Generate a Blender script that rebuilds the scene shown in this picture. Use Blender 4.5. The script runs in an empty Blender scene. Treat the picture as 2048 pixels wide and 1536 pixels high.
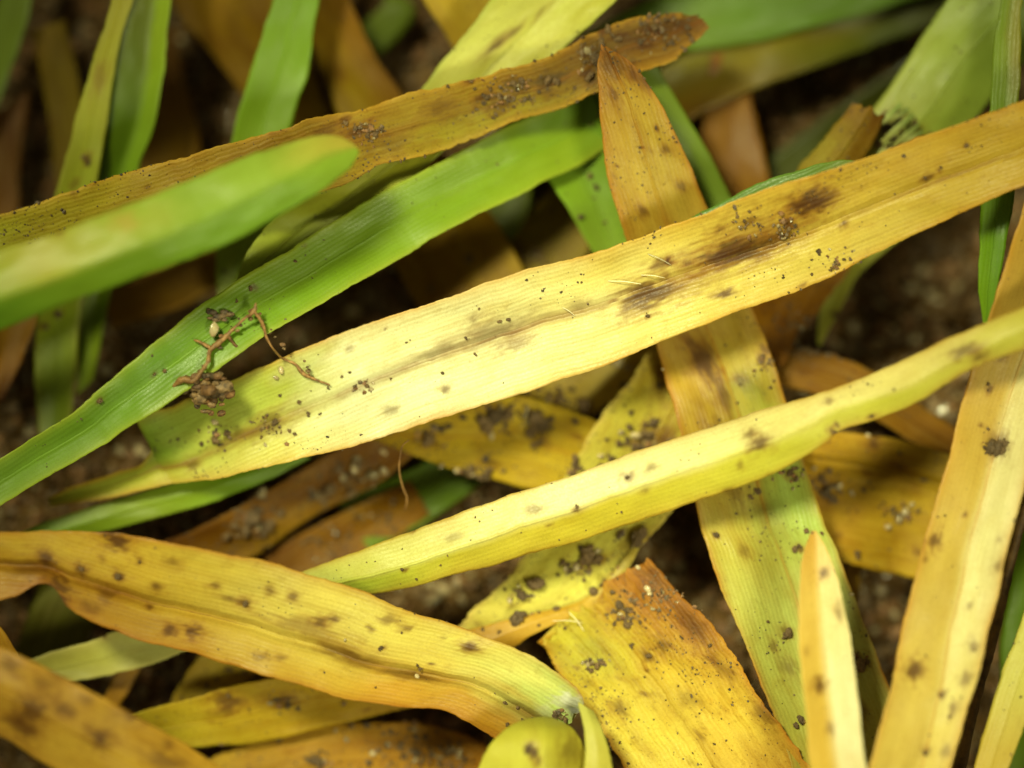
import bpy, math, random
import numpy as np
from mathutils import Vector

# ------------------------------------------------------------------ scene, camera, light
# 1 Blender unit = 1 mm; the photograph is about 20 mm wide
S = bpy.context.scene
COL = S.collection
S.unit_settings.system = 'METRIC'
S.unit_settings.scale_length = 0.001
H = 100.0                                   # lens height above the focal plane
cam_d = bpy.data.cameras.new('camera'); cam = bpy.data.objects.new('camera', cam_d); COL.objects.link(cam)
cam.location = (0, 0, H); cam.rotation_euler = (0, 0, 0)
cam_d.sensor_width = 36.0; cam_d.lens = 36.0 * H / 20.48
cam_d.clip_start = 1.0; cam_d.clip_end = 1000.0
cam_d.dof.use_dof = True; cam_d.dof.focus_distance = H - 0.45
cam_d.dof.aperture_fstop = cam_d.lens * 0.001 / 7.4
S.camera = cam

W = bpy.data.worlds.new('World'); S.world = W; W.use_nodes = True
W.node_tree.nodes['Background'].inputs[0].default_value = (1.0, 0.96, 0.52, 1)
W.node_tree.nodes['Background'].inputs[1].default_value = 0.14

def aim(o, target):
    o.rotation_euler = (Vector(target) - o.location).to_track_quat('-Z', 'Y').to_euler()
kd = bpy.data.lights.new('gooseneck_lamp', 'SPOT'); key = bpy.data.objects.new('gooseneck_lamp', kd); COL.objects.link(key)
key.location = (-27, 33, 74); aim(key, (1.6, -2.0, 0))
kd.energy = 760000; kd.shadow_soft_size = 11.0; kd.spot_size = math.radians(17.5); kd.spot_blend = 1.0
kd.color = (0.96, 0.97, 0.56)
fd = bpy.data.lights.new('fill_light', 'SPOT'); fill = bpy.data.objects.new('fill_light', fd); COL.objects.link(fill)  # added fill light from the lower right, softens the shadows
fill.location = (34, -26, 70); aim(fill, (3.4, -3.2, 0))
fd.energy = 360000; fd.shadow_soft_size = 14.0; fd.spot_size = math.radians(20); fd.spot_blend = 1.0
fd.color = (0.96, 0.97, 0.56)

S.view_settings.view_transform = 'Standard'; S.view_settings.look = 'None'
S.view_settings.exposure = 0.30; S.view_settings.gamma = 1.0
S.cycles.use_denoising = True
S.cycles.max_bounces = 8; S.cycles.transmission_bounces = 4; S.cycles.diffuse_bounces = 4

# ------------------------------------------------------------------ small maths
def world(px, py, z):
    k = (H - z) / H / 100.0
    return (np.asarray(px) - 1024.0) * k, (768.0 - np.asarray(py)) * k
def lin(c):
    c = np.asarray(c, float) / 255.0
    return np.where(c <= 0.04045, c / 12.92, ((c + 0.055) / 1.055) ** 2.4)
def hash2(i, j, seed):
    n = (i.astype(np.int64) * 374761393 + j.astype(np.int64) * 668265263 + seed * 1274126177) & 0xFFFFFFFF
    n = ((n ^ (n >> 13)) * 1274126177) & 0xFFFFFFFF
    n = (n ^ (n >> 16)) & 0xFFFFFFFF
    return n / 4294967295.0
def vnoise(x, y, seed):
    i = np.floor(x); j = np.floor(y); fx = x - i; fy = y - j
    fx = fx * fx * (3 - 2 * fx); fy = fy * fy * (3 - 2 * fy)
    i = i.astype(np.int64); j = j.astype(np.int64)
    a = hash2(i, j, seed); b = hash2(i + 1, j, seed); c = hash2(i, j + 1, seed); d = hash2(i + 1, j + 1, seed)
    return (a * (1 - fx) + b * fx) * (1 - fy) + (c * (1 - fx) + d * fx) * fy
def fbm(x, y, seed, o=4):
    t = 0; a = 0.5; n = 0
    for k in range(o):
        t = t + a * vnoise(x, y, seed + 17 * k); n += a; x = x * 2.03; y = y * 2.03; a *= 0.5
    return t / n
def sstep(a, b, x):
    t = np.clip((x - a) / (b - a), 0, 1); return t * t * (3 - 2 * t)

# ------------------------------------------------------------------ materials
def new_mat(name):
    m = bpy.data.materials.new(name); m.use_nodes = True; nt = m.node_tree; nt.nodes.clear()
    return m, nt
def nd(nt, kind, **kw):
    n = nt.nodes.new(kind)
    for k, v in kw.items(): setattr(n, k, v)
    return n
def math_n(nt, op, a, b=None, c=None):
    n = nd(nt, 'ShaderNodeMath', operation=op)
    for i, v in enumerate((a, b, c)):
        if v is None: continue
        if isinstance(v, (int, float)): n.inputs[i].default_value = v
        else: nt.links.new(v, n.inputs[i])
    return n.outputs[0]

def blade_material(name, vein=0.16, mottle=0.25, rough=0.42, spec=0.35, trans=0.22, vein_freq=74.0, bump=0.5, speck=0.0):
    m, nt = new_mat(name); L = nt.links.new
    col = nd(nt, 'ShaderNodeAttribute', attribute_name='pigment')
    st = nd(nt, 'ShaderNodeAttribute', attribute_name='st')
    sep = nd(nt, 'ShaderNodeSeparateXYZ'); L(st.outputs['Vector'], sep.inputs[0])
    c, s = sep.outputs[0], sep.outputs[1]
    # veins: fine lines along the blade, wandering a little
    def noise(sc, ss, detail, rough_=0.55):
        cb = nd(nt, 'ShaderNodeCombineXYZ'); L(math_n(nt, 'MULTIPLY', c, sc), cb.inputs[0]); L(math_n(nt, 'MULTIPLY', s, ss), cb.inputs[1]); L(sep.outputs[2], cb.inputs[2])
        n = nd(nt, 'ShaderNodeTexNoise'); n.inputs['Scale'].default_value = 1.0; n.inputs['Detail'].default_value = detail; n.inputs['Roughness'].default_value = rough_
        L(cb.outputs[0], n.inputs['Vector']); return n.outputs['Fac']
    def ramp_(fac, lo, hi):
        r = nd(nt, 'ShaderNodeMapRange'); r.inputs[1].default_value = lo; r.inputs[2].default_value = hi; L(fac, r.inputs[0]); return r.outputs[0]
    wob = math_n(nt, 'MULTIPLY', noise(2.6, 0.6, 3), 6.0)
    wave = math_n(nt, 'SINE', math_n(nt, 'ADD', math_n(nt, 'MULTIPLY', c, vein_freq), wob))
    wave = math_n(nt, 'MULTIPLY_ADD', wave, 0.5, 0.5)
    vstr = math_n(nt, 'MULTIPLY', ramp_(noise(5.0, 0.5, 3), 0.38, 0.66), wave)           # veins come and go
    streak = noise(16.0, 0.55, 3)
    blot = noise(2.2, 1.5, 5, 0.62)
    fine = noise(34.0, 30.0, 2)
    def mix(kind, fac, a, b):
        n = nd(nt, 'ShaderNodeMix', data_type='RGBA', blend_type=kind)
        if isinstance(fac, (int, float)): n.inputs[0].default_value = fac
        else: L(fac, n.inputs[0])
        for i, v in ((6, a), (7, b)):
            if isinstance(v, tuple): n.inputs[i].default_value = v
            else: L(v, n.inputs[i])
        return n.outputs[2]
    def ramp(fac, a, b, lo, hi):
        r = nd(nt, 'ShaderNodeMapRange'); r.inputs[1].default_value = a; r.inputs[2].default_value = b; r.inputs[3].default_value = lo; r.inputs[4].default_value = hi
        L(fac, r.inputs[0]); return r.outputs[0]
    k = mix('MULTIPLY', math_n(nt, 'MULTIPLY', vstr, vein * 2.0), col.outputs['Color'], (0.56, 0.46, 0.20, 1))
    k = mix('MULTIPLY', ramp(streak, 0.5, 0.75, 0.0, mottle * 1.1), k, (0.66, 0.53, 0.24, 1))
    k = mix('MULTIPLY', ramp(blot, 0.5, 0.72, 0.0, mottle * 1.6), k, (0.76, 0.56, 0.24, 1))
    k = mix('SCREEN', ramp(streak, 0.48, 0.25, 0.0, mottle * 0.35), k, (0.40, 0.36, 0.12, 1))
    k = mix('MULTIPLY', ramp(fine, 0.45, 0.75, 0.0, 0.35), k, (0.60, 0.52, 0.36, 1))
    smear = noise(5.0, 3.2, 5, 0.72)
    k = mix('MULTIPLY', ramp(smear, 0.56, 0.70, 0.0, mottle * 1.5), k, (0.52, 0.40, 0.24, 1))
    if speck > 0:
        sp = noise(13.0, 11.0, 3, 0.7)
        k = mix('MULTIPLY', ramp(sp, 0.62, 0.70, 0.0, speck), k, (0.20, 0.11, 0.05, 1))
    p = nd(nt, 'ShaderNodeBsdfPrincipled'); L(k, p.inputs['Base Color'])
    L(ramp(fine, 0.3, 0.7, rough - 0.1, rough + 0.14), p.inputs['Roughness'])
    p.inputs['Specular IOR Level'].default_value = spec
    tr = nd(nt, 'ShaderNodeBsdfTranslucent'); L(k, tr.inputs['Color'])
    hgt = math_n(nt, 'ADD', math_n(nt, 'MULTIPLY', wave, -0.55), math_n(nt, 'MULTIPLY', fine, 0.5))
    hgt = math_n(nt, 'ADD', hgt, math_n(nt, 'MULTIPLY', blot, 2.2))
    bp = nd(nt, 'ShaderNodeBump'); bp.inputs['Strength'].default_value = bump; bp.inputs['Distance'].default_value = 0.022
    L(hgt, bp.inputs['Height']); L(bp.outputs[0], p.inputs['Normal'])
    ms = nd(nt, 'ShaderNodeMixShader'); ms.inputs[0].default_value = trans
    L(p.outputs[0], ms.inputs[1]); L(tr.outputs[0], ms.inputs[2])
    out = nd(nt, 'ShaderNodeOutputMaterial'); L(ms.outputs[0], out.inputs[0])
    return m
M = {
    'dry':    blade_material('dry_leaf', vein=0.15, mottle=0.22, trans=0.30, bump=0.30, spec=0.26),
    'pale':   blade_material('pale_leaf', vein=0.07, mottle=0.12, trans=0.32, bump=0.16, rough=0.46),
    'green':  blade_material('green_leaf', vein=0.06, mottle=0.06, rough=0.40, trans=0.34, bump=0.20),
    'soiled': blade_material('soiled_leaf', vein=0.12, mottle=0.34, rough=0.5, trans=0.28, speck=0.55, bump=0.35, spec=0.16),
}
def grain_material(name, c1, c2, scale, rough, spec=0.4, bump=0.6, trans=0.0):
    m, nt = new_mat(name); L = nt.links.new
    tc = nd(nt, 'ShaderNodeTexCoord'); oi = nd(nt, 'ShaderNodeObjectInfo')
    n = nd(nt, 'ShaderNodeTexNoise'); n.inputs['Scale'].default_value = scale; n.inputs['Detail'].default_value = 5; n.inputs['Roughness'].default_value = 0.65
    L(tc.outputs['Object'], n.inputs['Vector'])
    r = nd(nt, 'ShaderNodeValToRGB'); r.color_ramp.elements[0].position = 0.36; r.color_ramp.elements[1].position = 0.70
    r.color_ramp.elements[0].color = (*c1, 1); r.color_ramp.elements[1].color = (*c2, 1)
    L(n.outputs['Fac'], r.inputs[0])
    hs = nd(nt, 'ShaderNodeHueSaturation'); L(r.outputs[0], hs.inputs['Color'])
    mr = nd(nt, 'ShaderNodeMapRange'); mr.inputs[3].default_value = 0.6; mr.inputs[4].default_value = 1.35
    L(oi.outputs['Random'], mr.inputs[0]); L(mr.outputs[0], hs.inputs['Value'])
    p = nd(nt, 'ShaderNodeBsdfPrincipled'); L(hs.outputs[0], p.inputs['Base Color']); p.inputs['Roughness'].default_value = rough
    p.inputs['Specular IOR Level'].default_value = spec
    if trans: p.inputs['Transmission Weight'].default_value = trans
    b = nd(nt, 'ShaderNodeBump'); b.inputs['Strength'].default_value = bump; b.inputs['Distance'].default_value = 0.03
    L(n.outputs['Fac'], b.inputs['Height']); L(b.outputs[0], p.inputs['Normal'])
    o = nd(nt, 'ShaderNodeOutputMaterial'); L(p.outputs[0], o.inputs[0])
    return m
M['soil'] = grain_material('dark_soil', (0.034, 0.018, 0.006), (0.23, 0.125, 0.040), 2.4, 0.95, 0.05, 1.0)
M['crumb'] = grain_material('soil_crumb', (0.030, 0.017, 0.007), (0.24, 0.14, 0.050), 7.0, 0.6, 0.5, 0.8)
M['brown_crumb'] = grain_material('brown_crumb', (0.06, 0.026, 0.010), (0.26, 0.13, 0.045), 8.0, 0.6, 0.4, 0.8)
M['sand'] = grain_material('sand_grain', (0.42, 0.30, 0.14), (0.72, 0.60, 0.36), 4.0, 0.16, 0.6, 0.3, 0.35)
M['root'] = grain_material('dry_root', (0.09, 0.040, 0.012), (0.36, 0.19, 0.06), 7.0, 0.55, 0.4, 0.8)
M['hair'] = grain_material('pale_hair', (0.70, 0.60, 0.36), (0.88, 0.80, 0.58), 5.0, 0.3, 0.5, 0.1)
M['stalk'] = grain_material('brown_stalk', (0.06, 0.030, 0.010), (0.20, 0.11, 0.035), 3.0, 0.6, 0.3, 0.8)

# ------------------------------------------------------------------ object helpers
def tag(o, label=None, cat=None, group=None, kind=None):
    for k, v in (('label', label), ('category', cat), ('group', group), ('kind', kind)):
        if v: o[k] = v
    return o
def mesh_object(name, verts, faces, mat, parent=None, smooth=True):
    me = bpy.data.meshes.new(name)
    verts = np.asarray(verts, np.float32)
    if isinstance(faces, np.ndarray):
        nf, k = faces.shape
        me.vertices.add(len(verts)); me.vertices.foreach_set('co', verts.ravel())
        me.loops.add(nf * k); me.loops.foreach_set('vertex_index', faces.ravel().astype(np.int32))
        me.polygons.add(nf); me.polygons.foreach_set('loop_start', np.arange(0, nf * k, k, dtype=np.int32))
        me.update(calc_edges=True)
    else:
        me.from_pydata([tuple(v) for v in verts], [], faces)
    me.polygons.foreach_set('use_smooth', np.full(len(me.polygons), smooth))
    me.materials.append(mat); me.update()
    o = bpy.data.objects.new(name, me); COL.objects.link(o)
    if parent: o.parent = parent
    return o
def add_attrs(o, pig, st):
    n = len(o.data.vertices)
    a = o.data.attributes.new('pigment', 'FLOAT_COLOR', 'POINT')
    a.data.foreach_set('color', np.concatenate([pig, np.ones((n, 1))], 1).astype(np.float32).ravel())
    b = o.data.attributes.new('st', 'FLOAT_VECTOR', 'POINT'); b.data.foreach_set('vector', st.astype(np.float32).ravel())

def hermite(P, n):
    """smooth curve through the rows of P (rungs), arclength-parameterised by the middle point"""
    P = np.asarray(P, float)
    mid = (P[:, 0:2] + P[:, 2:4]) / 2
    d = np.maximum(np.hypot(*np.diff(mid, axis=0).T), 8.0); t = np.concatenate([[0], np.cumsum(d)])
    sl = np.diff(P, axis=0) / d[:, None]
    T = np.zeros_like(P); T[0] = sl[0]; T[-1] = sl[-1]
    for i in range(1, len(P) - 1):
        T[i] = (sl[i - 1] * d[i] + sl[i] * d[i - 1]) / (d[i] + d[i - 1])
    q = np.linspace(0, t[-1], n); k = np.clip(np.searchsorted(t, q, 'right') - 1, 0, len(d) - 1)
    h = d[k][:, None]; x = ((q - t[k]) / d[k])[:, None]
    h00 = 2 * x**3 - 3 * x**2 + 1; h10 = x**3 - 2 * x**2 + x; h01 = -2 * x**3 + 3 * x**2; h11 = x**3 - x**2
    return h00 * P[k] + h10 * h * T[k] + h01 * P[k + 1] + h11 * h * T[k + 1], q

ALBEDO = 0.80
SURF = {}                       # key -> grids used to rest crumbs on a blade
SEED = [11]
def strip(name, rungs, ramp, rampL=None, fold=12, curl=0.0, mat='dry', step=6.0, parent=None, spots=(), lesions=0,
          edge=None, thick=0.09, jag=1.2, mott=0.18, key=None, roll=0.0, midc=None, rib=None, dip=0.0, blend=.34, sway=1.0, torn0=0.0, torn1=0.0):
    """one leaf blade: rungs are (edge x, edge y, other edge x, y, height[, place of the midrib 0..1])"""
    SEED[0] += 7; sd = SEED[0]; rs = np.random.RandomState(sd)
    R = np.array([list(r) + ([0.5] if len(r) == 5 else []) for r in rungs], float)
    mid = (R[:, 0:2] + R[:, 2:4]) / 2
    deep = R[:, 4] < -0.8                                          # the litter is packed closer in the front half
    R[:, 4] = np.where(deep, -0.8 + (R[:, 4] + 0.8) * (1 - 0.45 * sstep(480, 800, mid[:, 1])), R[:, 4])
    length = np.hypot(*np.diff(mid, axis=0).T).sum(); width = np.hypot(*(R[:, 0:2] - R[:, 2:4]).T).max()
    n = max(8, int(length / step)); m = max(7, int(width / step)) | 1
    C, q = hermite(R, n)
    f = np.clip(C[:, 5], 0.12, 0.88)[:, None]; z0 = C[:, 4][:, None]
    U = C[:, 0:2]; Lo = C[:, 2:4]
    ax = Lo - U; wd = np.maximum(np.hypot(*ax.T), 1e-3)[:, None]; axn = ax / wd
    # ragged edges
    jU = (fbm(q / 9.0, q * 0, sd) - .5) * 2 * jag + (fbm(q / 90.0, q * 0, sd + 3) - .5) * (5 * jag + 5)
    jL = (fbm(q / 9.0, q * 0 + 5, sd + 1) - .5) * 2 * jag + (fbm(q / 90.0, q * 0 + 5, sd + 4) - .5) * (5 * jag + 5)
    lim = np.minimum(1, wd[:, 0] / 30)
    U = U + axn * (jU * lim)[:, None]; Lo = Lo + axn * (jL * lim)[:, None]
    ax = Lo - U; wd = np.maximum(np.hypot(*ax.T), 1e-3)[:, None]
    t = np.linspace(0, 1, m)[None, :] * np.ones((n, 1))
    # the column in the middle sits exactly on the midrib
    a = np.where(t <= 0.5, t * 2 * f, f + (t * 2 - 1) * (1 - f))
    cpx = (a - f) * wd                                            # signed px from the midrib
    half = np.where(cpx < 0, f, 1 - f) * wd
    cu = cpx / 100.0; Q = q[:, None] + 0 * t
    hz = np.tan(math.radians(fold)) * (np.sqrt(cu**2 + 0.05**2) - 0.05) + curl * (cpx / np.maximum(half, 1))**2 * np.minimum(half / 100, 1.5)
    hz = hz + roll * cu + cu * 0.42 * (fbm(Q / 330, 0 * Q, sd + 12, 3) - .5) * 2 * sway
    hz = hz - dip * np.exp(-(cpx / 9.0)**2)
    px = U[:, 0:1] + ax[:, 0:1] * a; py = U[:, 1:2] + ax[:, 1:2] * a
    Q = q[:, None] + 0 * t
    # frayed ends: fibres of uneven length
    for amp, row, dist in ((torn0, 0, Q - q[0]), (torn1, -1, q[-1] - Q)):
        if amp > 0:
            fr = (vnoise(cpx / 9.0, 0 * Q + 3, sd + 61) + .8 * vnoise(cpx / 30.0, 0 * Q, sd + 62) - .9) * amp * np.exp(-dist / (amp * 1.6))
            tx = np.gradient(px[:, m // 2])[row]; ty = np.gradient(py[:, m // 2])[row]; tl = math.hypot(tx, ty); px = px + fr * tx / tl; py = py + fr * ty / tl
    hz = hz + (fbm(Q / 170, cpx / 90, sd + 9, 3) - 0.5) * 0.22 * np.minimum(wd / 120, 1)
    z = z0 + hz
    X, Y = world(px, py, z0 + 0 * z)
    # -------- pigment
    def along(rp):
        rp = [lin(c) for c in rp]; pos = np.linspace(0, 1, len(rp)); tt = (Q / q[-1])
        tt = np.clip(tt + (fbm(Q / 120, cpx / 40, sd + 21) - .5) * 0.10, 0, 1)
        return np.stack([np.interp(tt, pos, [c[k] for c in rp]) for k in range(3)], -1)
    P = along(ramp)
    if rampL is not None:
        k = sstep(-blend, blend, cpx / np.maximum(wd, 1) + (fbm(Q / 90, cpx / 30, sd + 5) - .5) * blend)[..., None]
        P = P * (1 - k) + along(rampL) * k
    P = P * ALBEDO * (np.array([1.34, .98, .60]) if mat == 'green' else {'soiled': np.array([0.92, 1.02, .60]), 'dry': np.array([.92, 1.01, .92]), 'pale': np.array([.94, .98, 1.1])}[mat])
    nz = fbm(Q / 110, cpx / 26, sd + 31, 5)[..., None]
    P = P * (1 + mott * (nz - 0.5) * 2 * np.array([0.8, 1.1, 1.2]))
    if edge is not None:
        e = np.exp(-np.minimum(a, 1 - a) * wd / 9.0)[..., None] * (0.35 + 0.65 * fbm(Q / 70, cpx * 0, sd + 41)[..., None])
        P = P * (1 - e) + lin(edge) * ALBEDO * e
    if midc is not None:
        e = np.exp(-(cpx / 10.0)**2)[..., None] * sstep(.35, .7, fbm(Q / 150, cpx * 0, sd + 43))[..., None]
        P = P * (1 - 0.5 * e) + lin(midc) * ALBEDO * 0.5 * e
    def spot(sx, sy, r, dark, asp=1.6, tint=(86, 48, 20), halo=(158, 100, 30)):
        nonlocal P
        i, j = np.unravel_index(np.argmin((px - sx)**2 + (py - sy)**2), px.shape)
        d = np.sqrt(((Q - Q[i, j]) / asp)**2 + (cpx - cpx[i, j])**2)
        wob = 1 + (fbm(Q / (9.0 * asp), cpx / 6.0, sd + 51 + int(sx)) - .5) * 2.0; dark = min(1, dark * 1.0)
        core = (dark * (1 - sstep(0.3, 1.1, d / (r * wob))))[..., None]
        ring = (min(1, dark * 1.1) * 0.6 * (1 - sstep(0.6, 1.9, d / (r * wob))))[..., None]
        P = P * (1 - ring) + np.minimum(P, lin(halo) * 0.8) * ring
        P = P * (1 - core) + lin(tint) * 0.8 * core
    for s_ in spots: spot(*s_)
    for _ in range(lesions):
        i = rs.randint(2, n - 2); j = rs.randint(1, m - 1)
        spot(px[i, j], py[i, j], 4 + 10 * rs.beta(1, 2.5), rs.uniform(0.15, 0.65), rs.uniform(1, 2.2))
    P = np.clip(P, 0.004, 0.9)
    # -------- closed shell: fine upper skin, coarse lower skin, rim
    top = np.stack([X, Y, z], -1).reshape(-1, 3)
    cols = np.unique(np.linspace(0, m - 1, min(m, 7)).astype(int)); kb = len(cols)
    bot = np.stack([X, Y, z - thick], -1)[:, cols].reshape(-1, 3); nb = n * m
    idx = np.arange(n * m).reshape(n, m); ib = nb + np.arange(n * kb).reshape(n, kb)
    F = [np.stack([idx[:-1, :-1], idx[1:, :-1], idx[1:, 1:], idx[:-1, 1:]], -1).reshape(-1, 4),
         np.stack([ib[:-1, :-1], ib[:-1, 1:], ib[1:, 1:], ib[1:, :-1]], -1).reshape(-1, 4),
         np.stack([idx[:-1, 0], ib[:-1, 0], ib[1:, 0], idx[1:, 0]], -1),
         np.stack([idx[:-1, -1], idx[1:, -1], ib[1:, -1], ib[:-1, -1]], -1)]
    F = np.concatenate(F)
    # orientation: the upper skin looks up
    v0, v1, v2 = top[idx[n // 2, m // 2]], top[idx[n // 2 + 1, m // 2]], top[idx[n // 2 + 1, m // 2 + 1]]
    if np.cross(v1 - v0, v2 - v0)[2] < 0: F = F[:, ::-1].copy()
    V = np.concatenate([top, bot])
    o = mesh_object(name, V, F, M[mat], parent)
    st = np.stack([cu, Q / 100.0, 0 * cu + sd * 3.7], -1)
    add_attrs(o, np.concatenate([P.reshape(-1, 3), P[:, cols].reshape(-1, 3)]), np.concatenate([st.reshape(-1, 3), st[:, cols].reshape(-1, 3)]))
    G = dict(px=px, py=py, X=X, Y=Y, Z=z, cpx=cpx, Q=Q, wd=wd, name=key)
    if key: SURF.setdefault(key, []).append(G)
    if rib is not None:                                           # the midrib as a slim raised cord
        rw, rc = rib; kk = np.linspace(-1, 1, 5); mc = m // 2
        rwv = rw * np.minimum(1, wd[:, 0] / 70)
        Xr = []; Yr = []; Zr = []
        dx = np.gradient(X[:, mc]); dy = np.gradient(Y[:, mc]); ln = np.hypot(dx, dy); nx, ny = -dy / ln, dx / ln
        for w_ in kk:
            Xr.append(X[:, mc] + nx * w_ * rwv / 100); Yr.append(Y[:, mc] + ny * w_ * rwv / 100)
            base = np.tan(math.radians(fold)) * (np.sqrt((w_ * rwv / 100)**2 + .0025) - .05)
            Zr.append(z[:, mc] + base + 0.006 + 0.014 * (1 - w_**2) - 0.014 * abs(w_))
        RV = np.stack([np.array(Xr).T, np.array(Yr).T, np.array(Zr).T], -1).reshape(-1, 3)
        ir = np.arange(n * 5).reshape(n, 5)
        RF = np.stack([ir[:-1, :-1], ir[1:, :-1], ir[1:, 1:], ir[:-1, 1:]], -1).reshape(-1, 4)
        v0, v1, v2 = RV[ir[n // 2, 2]], RV[ir[n // 2 + 1, 2]], RV[ir[n // 2 + 1, 3]]
        if np.cross(v1 - v0, v2 - v0)[2] < 0: RF = RF[:, ::-1].copy()
        ro = mesh_object('midrib', RV, RF, M[mat], parent)
        pr = np.repeat(P[:, mc][:, None], 5, 1).reshape(-1, 3)
        if rc is not None:
            g = (0.04 + 0.30 * sstep(.35, .65, fbm(np.repeat(q, 5) / 130, np.zeros(n * 5), sd + 77)))[:, None]
            pr = pr * (1 - g) + lin(rc) * ALBEDO * g
        add_attrs(ro, pr, np.stack([np.tile(kk * rw / 100, n), np.repeat(q / 100, 5), np.full(n * 5, sd * 1.3)], -1))
    return o
def blade(key, label, rungs, ramp, parts=True, name='grass_blade', cat='grass blade', group=None, **kw):
    tone = {'ragged_brown': (.92, 1.0, 1.15), 'pointed_orange': (.96, 1.05, 1.3), 'orange_split': (.98, 1.03, 1.15)}.get(key)
    if tone:
        ramp = [tuple(min(252, c * q) for c, q in zip(p, tone)) for p in ramp]; kw['rampL'] = [tuple(min(252, c * q) for c, q in zip(p, tone)) for p in kw['rampL']]
    if key.startswith('bg_') or key in ('right_brown', 'brown_left', 'orange_pocket', 'rusty_patch', 'grey_lower', 'top_olive', 'top_green'):   # deep leaves, browned, and darkened to put the dim light into the pigment
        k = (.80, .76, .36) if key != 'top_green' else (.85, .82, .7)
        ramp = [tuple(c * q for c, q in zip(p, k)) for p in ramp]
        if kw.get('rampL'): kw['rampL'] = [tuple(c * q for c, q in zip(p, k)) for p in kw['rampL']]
    if parts:
        root = bpy.data.objects.new(name, None); COL.objects.link(root); root.empty_display_size = 0.5
        tag(root, label, cat, group)
        kw.setdefault('rib', (7, None))
        strip('leaf', rungs, ramp, key=key, parent=root, **kw)
        return root
    o = strip(name, rungs, ramp, key=key, **kw)
    return tag(o, label, cat, group)

# ------------------------------------------------------------------ soil under everything
def soil_z(x, y):
    return -4.6 + 1.75 * sstep(2.6, -0.6, y) + (1.3 - .7 * sstep(2.6, -.6, y)) * (fbm(x * 0.28 + 40, y * 0.28 + 40, 5, 4) - 0.5) + 0.9 * (fbm(x * 1.3 + 90, y * 1.3 + 90, 8, 4) - 0.5)
gx, gy = np.meshgrid(np.linspace(-24, 24, 300), np.linspace(-20, 20, 250))
gi = np.arange(gx.size).reshape(gx.shape)
gf = np.stack([gi[:-1, :-1], gi[:-1, 1:], gi[1:, 1:], gi[1:, :-1]], -1).reshape(-1, 4)
tag(mesh_object('soil', np.stack([gx, gy, soil_z(gx, gy)], -1).reshape(-1, 3), gf, M['soil']), 'dark brown crumbly soil under the grass blades', None, None, 'structure')

# ------------------------------------------------------------------ grass blades
# colours are pigments in sRGB, some with light and shade painted in
YP = (246, 222, 128); Y1 = (238, 200, 88); Y2 = (226, 178, 58); O1 = (216, 152, 38); O2 = (190, 118, 28); BR = (140, 82, 26)
LM = (224, 212, 84); LG = (190, 200, 62); G1 = (128, 180, 48); G2 = (96, 156, 36); G3 = (70, 128, 34); OL = (168, 150, 40)

# ---- the long pale blade across the middle
blade('central', 'long pale yellow blade with dark brown lesions and ribbed surface, lying across the other blades',
      [(96, 996, 100, 1012, -1.3), (170, 966, 180, 1003, -1.1), (235, 946, 252, 990, -0.9, .45), (292, 922, 316, 975, -0.75, .4), (304, 900, 330, 972, -0.75, .5),
       (286, 866, 346, 968, -0.75, .7), (276, 846, 364, 966, -0.7, .74), (350, 812, 424, 958, -0.55, .7), (440, 772, 500, 942, -0.3, .62), (620, 692, 690, 895, 0, .53), (860, 606, 925, 825, .2, .47), (1040, 546, 1100, 770, .3, .47), (1260, 480, 1330, 682, .45, .48),
       (1390, 432, 1465, 625, .55, .5), (1560, 372, 1640, 562, .75, .52), (1765, 303, 1835, 465, 1.0, .53), (2048, 200, 2075, 360, 1.3, .58), (2260, 125, 2280, 280, 1.4, .58)],
      [(150, 170, 56), (158, 178, 60), (206, 206, 90), (250, 238, 196), (250, 232, 182), (244, 218, 136), (236, 200, 90), (228, 184, 72), (222, 176, 64), (220, 172, 60), (216, 168, 56)],  # green start paints the cast shadow, pale middle paints overexposed glare
      rampL=[LG, (222, 208, 84), (246, 226, 130), (252, 240, 204), (252, 236, 192), (248, 226, 156), (242, 212, 110), (236, 202, 98), (228, 190, 80), (222, 178, 66), (216, 170, 60)],  # lower half paler: light on the fold and glare painted in
      fold=14, mat='dry', step=4.6, edge=O1, midc=BR, mott=.12, dip=.05, rib=(6, BR),
      spots=[(1470, 505, 28, .92, 3.2, (74, 38, 20)), (1435, 515, 18, .8, 2), (1300, 590, 26, .88, 2.6, (84, 50, 34)), (1625, 405, 27, .92, 1.7), (1600, 415, 16, .8, 1.5), (1490, 460, 40, .35, 1.6, (150, 96, 30)), (1380, 560, 30, .3, 2.4, (150, 110, 50)), (1540, 490, 20, .5, 3), (1320, 530, 13, .6, 2.0), (1335, 522, 8, .9, 1.2), (1450, 585, 11, .8, 2.0), (1295, 632, 6, .9, 1.0),
             (890, 778, 10, .6, 1.2), (1030, 690, 18, .35, 2.0), (945, 640, 12, .4, 1.5), (1685, 447, 9, .7, 1.0), (1855, 358, 9, .7, 1.8), (1560, 470, 14, .5, 2.0), (1575, 445, 10, .8, 1.2),
             (1440, 460, 8, .5), (1500, 440, 9, .5), (1880, 340, 4, .9, 1), (1930, 290, 6, .85, 1), (1160, 612, 12, .3, 2), (785, 820, 10, .4, 2), (540, 850, 22, .45, 2.4), (460, 880, 13, .4, 3), (700, 700, 6, .4), (985, 665, 24, .45, 3.2), (880, 705, 14, .45, 4)], lesions=4)

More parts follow.
